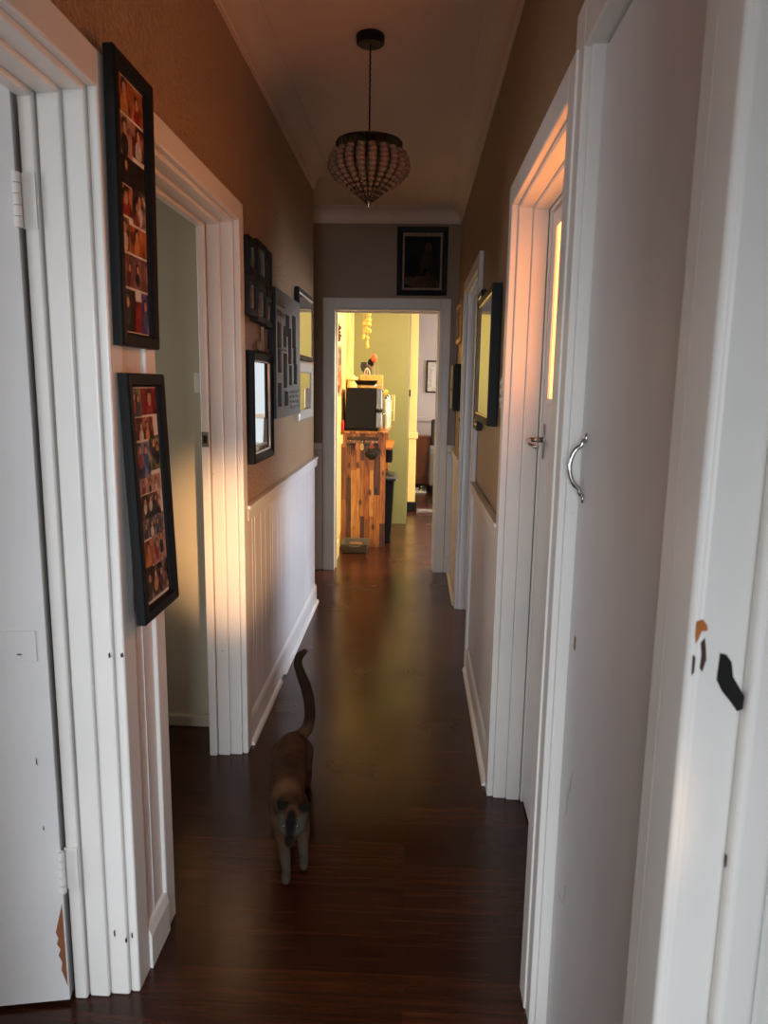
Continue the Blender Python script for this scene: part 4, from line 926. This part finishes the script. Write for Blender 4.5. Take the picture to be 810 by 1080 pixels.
# latch on the cream trim
o=thing('door_latch','small black latch plate on the cream trim edge','latch',(-.07,8.58,1.38))
m=MB(); m.box(-.085,-.052,8.585,8.5995,1.345,1.425); m.build('latch_plate',BLACKP,o,bevel=.002)
m=MB(); m.ball((-.068,8.578,1.385),.009,sub=2); m.build('latch_knob',DARKG,o,smooth=True)

# ------------------------------------------------------------------ farthest room
FL=lambda u,v,w:(u,11.4-w,v)
o=thing('framed_picture','black framed pale print on the grey wall of the farthest room','picture',(.36,11.4,1.4))
m=MB(); mitre_frame(m,FL,.165,.58,1.37,1.855,.02,[(0,.002),(0,.02),(.004,.022),(.018,.020),(.022,.012),(.022,.002)]); m.build('frame',BLACK,o)
m=MB(); m.prism([FL(.185,1.39,.004),FL(.56,1.39,.004),FL(.56,1.835,.004),FL(.185,1.835,.004)],(0,-.004,0)); m.build('mat_board',MATW,o)
photo(o,FL,.25,.50,1.46,1.76,.009,print_mat('print_pale_sketch',[rgb(210,206,202),rgb(226,222,218),rgb(180,176,176)],9,12),())
o=thing('low_timber_cabinet','orange brown timber cabinet against the farthest wall','cabinet',(.2,11.2,0))
BRW=plain('orange_brown_timber',rgb(150,84,40),.4,noise=8)
m=MB(); m.box(-.3,.75,11.02,11.36,.06,.70); m.box(-.28,.73,11.04,11.35,0,.06); m.build('body',BRW,o,bevel=.004)
m=MB(); m.box(-.32,.77,11.0,11.362,.70,.725); m.build('top',BRW,o,bevel=.004)
for x0,x1 in ((-.28,.215),(.235,.73)):
    m=MB(); m.box(x0,x1,11.005,11.02,.09,.68); dd=m.build('door',BRW,o,bevel=.003)
    m=MB(); m.ball(((x1-.03) if x0<0 else (x0+.03),10.998,.45),.010,sub=2); m.build('knob',BRASS,dd,smooth=True)
GREYF=plain('grey_upholstery',rgb(138,136,140),.9,noise=60,bump=.4,bscale=120); GREYD=plain('dark_grey_upholstery',rgb(70,66,66),.9,noise=60,bump=.4,bscale=120)
ac=thing('armchair','grey upholstered armchair in the farthest room','armchair',(.55,10.5,0))
m=MB(); m.prism([(.215,10.05,.10),(.215,10.85,.10),(.215,10.85,.56),(.215,10.80,.61),(.215,10.12,.61),(.215,10.05,.56)],(.14,0,0)); m.build('armrest',GREYF,ac,bevel=.04,seg=4)
m=MB(); m.prism([(.855,10.05,.10),(.855,10.85,.10),(.855,10.85,.56),(.855,10.80,.61),(.855,10.12,.61),(.855,10.05,.56)],(.14,0,0)); m.build('armrest',GREYF,ac,bevel=.04,seg=4)
m=MB(); m.box(.36,.85,10.08,10.70,.12,.44); m.build('seat',GREYF,ac,bevel=.04,seg=4)
m=MB(); m.prism([(.25,10.70,.2),(.25,10.88,.2),(.25,10.98,.98),(.25,10.86,.98)],(.72,0,0)); m.build('backrest',GREYD,ac,bevel=.03,seg=4)
for x in (.25,.93):
    for y in (10.10,10.80):
        m=MB(); m.lathe([(.02,.002),(.025,.10)],x,y,12); m.build('leg',BLACKP,ac)
o=thing('furry_rug','shaggy black and white rug beside the grey armchair','rug',(.2,10.35,0))
RUG=NT('shaggy_rug'); mp=RUG.coords(); nz=RUG.N('ShaderNodeTexNoise',Scale=14.0,Detail=5.0); RUG.L(mp,0,nz,'Vector'); r=RUG.ramp([(.40,rgb(30,26,26)),(.50,rgb(60,46,40)),(.56,rgb(230,226,222))]); 
sx_=RUG.N('ShaderNodeSeparateXYZ'); RUG.L(mp,0,sx_,0); mm=RUG.N('ShaderNodeMath',operation='MULTIPLY_ADD'); RUG.L(sx_,'Y',mm,0); mm.inputs[1].default_value=-.45; RUG.L(nz,'Fac',mm,2); RUG.L(mm,0,r,'Fac'); RUG.L(r,'Color',RUG.b,'Base Color'); RUG.b.inputs['Roughness'].default_value=1
random.seed(2); m=MB(); NXr,NYr=26,40
for i in range(NXr):
    for j in range(NYr):
        x=-.30+.48*i/NXr+random.uniform(-.01,.01); y=10.08+.75*j/NYr+random.uniform(-.01,.01)
        e=1+.0*random.random(); a=random.uniform(0,6.28); dx,dy=.02*math.cos(a),.02*math.sin(a)
        b=[(x+.012*math.cos(w_),y+.012*math.sin(w_),.002) for w_ in (0,2.1,4.2)]; t_=(x+dx,y+dy,.028+random.uniform(0,.014))
        n=len(m.v); m.v+=b+[t_]; m.f+=[(n,n+1,n+3),(n+1,n+2,n+3),(n+2,n,n+3),(n,n+2,n+1)]; m.m+=[0]*4
m.box(-.31,.19,10.08,10.84,.001,.008)
m.build('pile',RUG.m,o)

# ------------------------------------------------------------------ cat
ct=Vector((-.38,2.2,0))
def capsule(m,a,b,ra,rb):
    a=Vector(a);b=Vector(b); L=(b-a).length; n=max(3,int(L/(.16*min(ra,rb)))+1); n=min(n,60)
    for i in range(n+1):
        t=i/n; m.ball(tuple(a.lerp(b,t)),ra+(rb-ra)*t,sub=2)
m=MB()
def chain(pts):
    for (p,r),(q,s) in zip(pts,pts[1:]): capsule(m,p,q,r,s)
# trunk, neck, head
chain([((-.408,2.440,.185),.048),((-.410,2.400,.187),.058),((-.402,2.30,.180),.060),((-.390,2.20,.182),.062),((-.376,2.10,.188),.058),((-.362,2.045,.196),.046),((-.345,1.995,.205),.040)])
chain([((-.400,2.32,.165),.058),((-.385,2.16,.160),.056),((-.372,2.08,.160),.050)])
m.ball((-.335,1.972,.200),.046,sub=3,sc=(1.0,.95,.92))
m.ball((-.352,1.955,.182),.026,sub=2); m.ball((-.318,1.955,.182),.026,sub=2)
chain([((-.336,1.955,.180),.026),((-.338,1.936,.152),.019),((-.339,1.930,.140),.016)])
# ears
for sx_,tip in ((-1,(-.383,1.958,.264)),(1,(-.280,1.958,.260))):
    base=Vector((-.333+sx_*.026,1.975,.225)); tp_=Vector(tip)
    n=len(m.v); e1=Vector((.024,.0,-.008*sx_)); e2=Vector((0,.013,0))
    ringp=[base+e1*math.cos(a)+e2*math.sin(a) for a in [2*math.pi*k/10 for k in range(10)]]
    m.v+=[tuple(p) for p in ringp]+[tuple(base.lerp(tp_,.6)+e1*.55*math.cos(a)+e2*.5*math.sin(a)) for a in [2*math.pi*k/10 for k in range(10)]]+[tuple(tp_)]
    for k in range(10): m.f.append((n+k,n+(k+1)%10,n+10+(k+1)%10,n+10+k)); m.m.append(0); m.f.append((n+10+k,n+10+(k+1)%10,n+20)); m.m.append(0)
    m.f.append(tuple(range(n,n+10))[::-1]); m.m.append(0)
# front legs
chain([((-.398,2.095,.165),.038),((-.390,2.065,.110),.028),((-.365,2.000,.052),.019),((-.354,1.968,.020),.015),((-.352,1.948,.015),.017),((-.351,1.936,.013),.014)])
chain([((-.345,2.100,.165),.038),((-.328,2.095,.105),.029),((-.316,2.050,.050),.019),((-.311,2.035,.020),.015),((-.309,2.016,.015),.017),((-.308,2.004,.013),.014)])
# hind legs: knee forward, hock back
chain([((-.442,2.415,.165),.046),((-.452,2.365,.105),.030),((-.448,2.445,.070),.018),((-.446,2.435,.025),.015),((-.446,2.405,.015),.017),((-.446,2.392,.013),.014)])
chain([((-.380,2.430,.165),.046),((-.370,2.400,.105),.030),((-.366,2.490,.075),.018),((-.366,2.500,.028),.015),((-.366,2.470,.015),.017),((-.366,2.456,.013),.014)])
# tail
chain([((-.392,2.455,.205),.026),((-.366,2.485,.225),.023),((-.358,2.495,.27),.0215),((-.360,2.490,.33),.022),((-.372,2.485,.39),.0215),((-.390,2.480,.44),.019),((-.401,2.480,.475),.017),((-.396,2.480,.505),.0155),((-.374,2.480,.525),.012)])
cat=m.build('cat',None,loc=ct)
cat.data.materials.clear()
rm=cat.modifiers.new('remesh','REMESH'); rm.mode='VOXEL'; rm.voxel_size=.0055; rm.use_smooth_shade=True
sm=cat.modifiers.new('smooth','SMOOTH'); sm.factor=.5; sm.iterations=9
FUR=NT('brown_point_fur')
mp=FUR.coords(); nz=FUR.N('ShaderNodeTexNoise',Scale=26.0,Detail=5.0); FUR.L(mp,0,nz,'Vector')
base=FUR.ramp([(.3,rgb(54,36,23)),(.7,rgb(76,53,35))]); FUR.L(nz,'Fac',base,'Fac')
cur=base
def patch(prev,pt,r0,r1,col,out='Color'):
    d=FUR.N('ShaderNodeVectorMath',operation='DISTANCE'); FUR.L(mp,0,d,0); d.inputs[1].default_value=tuple(Vector(pt)-ct)
    ad=FUR.N('ShaderNodeMath',operation='MULTIPLY_ADD'); FUR.L(nz,'Fac',ad,0); ad.inputs[1].default_value=.02; FUR.L(d,'Value',ad,2)
    rr=FUR.N('ShaderNodeMapRange'); rr.inputs['From Min'].default_value=r0; rr.inputs['From Max'].default_value=r1; rr.inputs['To Min'].default_value=1; rr.inputs['To Max'].default_value=0
    FUR.L(ad,0,rr,'Value'); mx=FUR.N('ShaderNodeMix',data_type='RGBA'); FUR.L(rr,'Result',mx,'Factor'); FUR.L(prev,out,mx,'A'); mx.inputs['B'].default_value=col; return mx
c1=patch(base,(-.37,2.07,.235),.03,.07,rgb(98,72,50))                        # warm nape
c1=patch(c1,(-.392,2.20,.25),.02,.06,rgb(48,35,25),'Result')                    # darker saddle patch
c1=patch(c1,(-.374,1.945,.190),.036,.050,rgb(66,60,53),'Result')             # grey cheeks
c1=patch(c1,(-.300,1.945,.190),.036,.050,rgb(66,60,53),'Result')
for mk in ((-.334,1.938,.230),(-.335,1.930,.212),(-.336,1.927,.196),(-.337,1.925,.180),(-.338,1.921,.164),(-.338,1.918,.150)): c1=patch(c1,mk,.019,.031,rgb(16,14,11),'Result')
for tip in ((-.372,1.962,.250),(-.290,1.962,.247)): c1=patch(c1,tip,.034,.046,rgb(20,17,13),'Result')
for ft in ((-.352,1.95,.02),(-.309,2.02,.02)): c1=patch(c1,ft,.04,.10,rgb(62,54,46),'Result')
for tl in ((-.36,2.495,.30),(-.372,2.485,.40),(-.395,2.48,.48)): c1=patch(c1,tl,.05,.085,rgb(42,28,20),'Result')
FUR.L(c1,'Result',FUR.b,'Base Color'); FUR.b.inputs['Roughness'].default_value=.85
FUR.b.inputs['Specular IOR Level'].default_value=.1
n2=FUR.N('ShaderNodeTexNoise',Scale=260.0,Detail=2.0); FUR.L(mp,0,n2,'Vector'); bp=FUR.N('ShaderNodeBump',Strength=.5,Distance=.003); FUR.L(n2,'Fac',bp,'Height'); FUR.L(bp,0,FUR.b,'Normal')
cat.data.materials.append(FUR.m)
tag(cat,'brown cat with a dark face and raised dark tail walking down the hall','cat')
EYE=plain('cat_eye',rgb(62,62,46),.1,noise=40)
for x in (-.356,-.316):
    e=MB().ball((x,1.9345,.194),.0065,sub=2).build('eye',EYE,cat,smooth=True)

# ------------------------------------------------------------------ camera, world, view
R=((0.99898495,0.02257469,-0.03898019),(0.04226334,-0.17033406,0.98447962),(0.01558467,-0.98512775,-0.17111524))
right=Vector((R[0][0],R[1][0],R[2][0])); down=Vector((R[0][1],R[1][1],R[2][1])); fwd=Vector((R[0][2],R[1][2],R[2][2]))
cam=bpy.data.cameras.new('camera'); co=bpy.data.objects.new('camera',cam); C.objects.link(co)
mw=Matrix.Identity(4)
for i in range(3): mw[i][0]=right[i]; mw[i][1]=-down[i]; mw[i][2]=-fwd[i]
mw.translation=Vector((0,0,1.47)); co.matrix_world=mw
cam.sensor_fit='VERTICAL'; cam.sensor_height=36; cam.lens=768.7/1080*36; cam.clip_start=.02
cam.dof.use_dof=True; cam.dof.focus_distance=4.2; cam.dof.aperture_fstop=8.5
SC.camera=co
wd=bpy.data.worlds.new('world'); SC.world=wd; wd.use_nodes=True; wd.node_tree.nodes['Background'].inputs[0].default_value=(.6,.75,1,1); wd.node_tree.nodes['Background'].inputs[1].default_value=.05
SC.view_settings.view_transform='Standard'; SC.view_settings.look='None'; SC.view_settings.gamma=1; SC.view_settings.exposure=0; SC.view_settings.use_curve_mapping=False
SC.cycles.use_denoising=True
SC.cycles.max_bounces=10; SC.cycles.diffuse_bounces=6; SC.cycles.glossy_bounces=5; SC.cycles.transmission_bounces=6
SC.cycles.caustics_reflective=False; SC.cycles.caustics_refractive=False; SC.cycles.sample_clamp_indirect=3
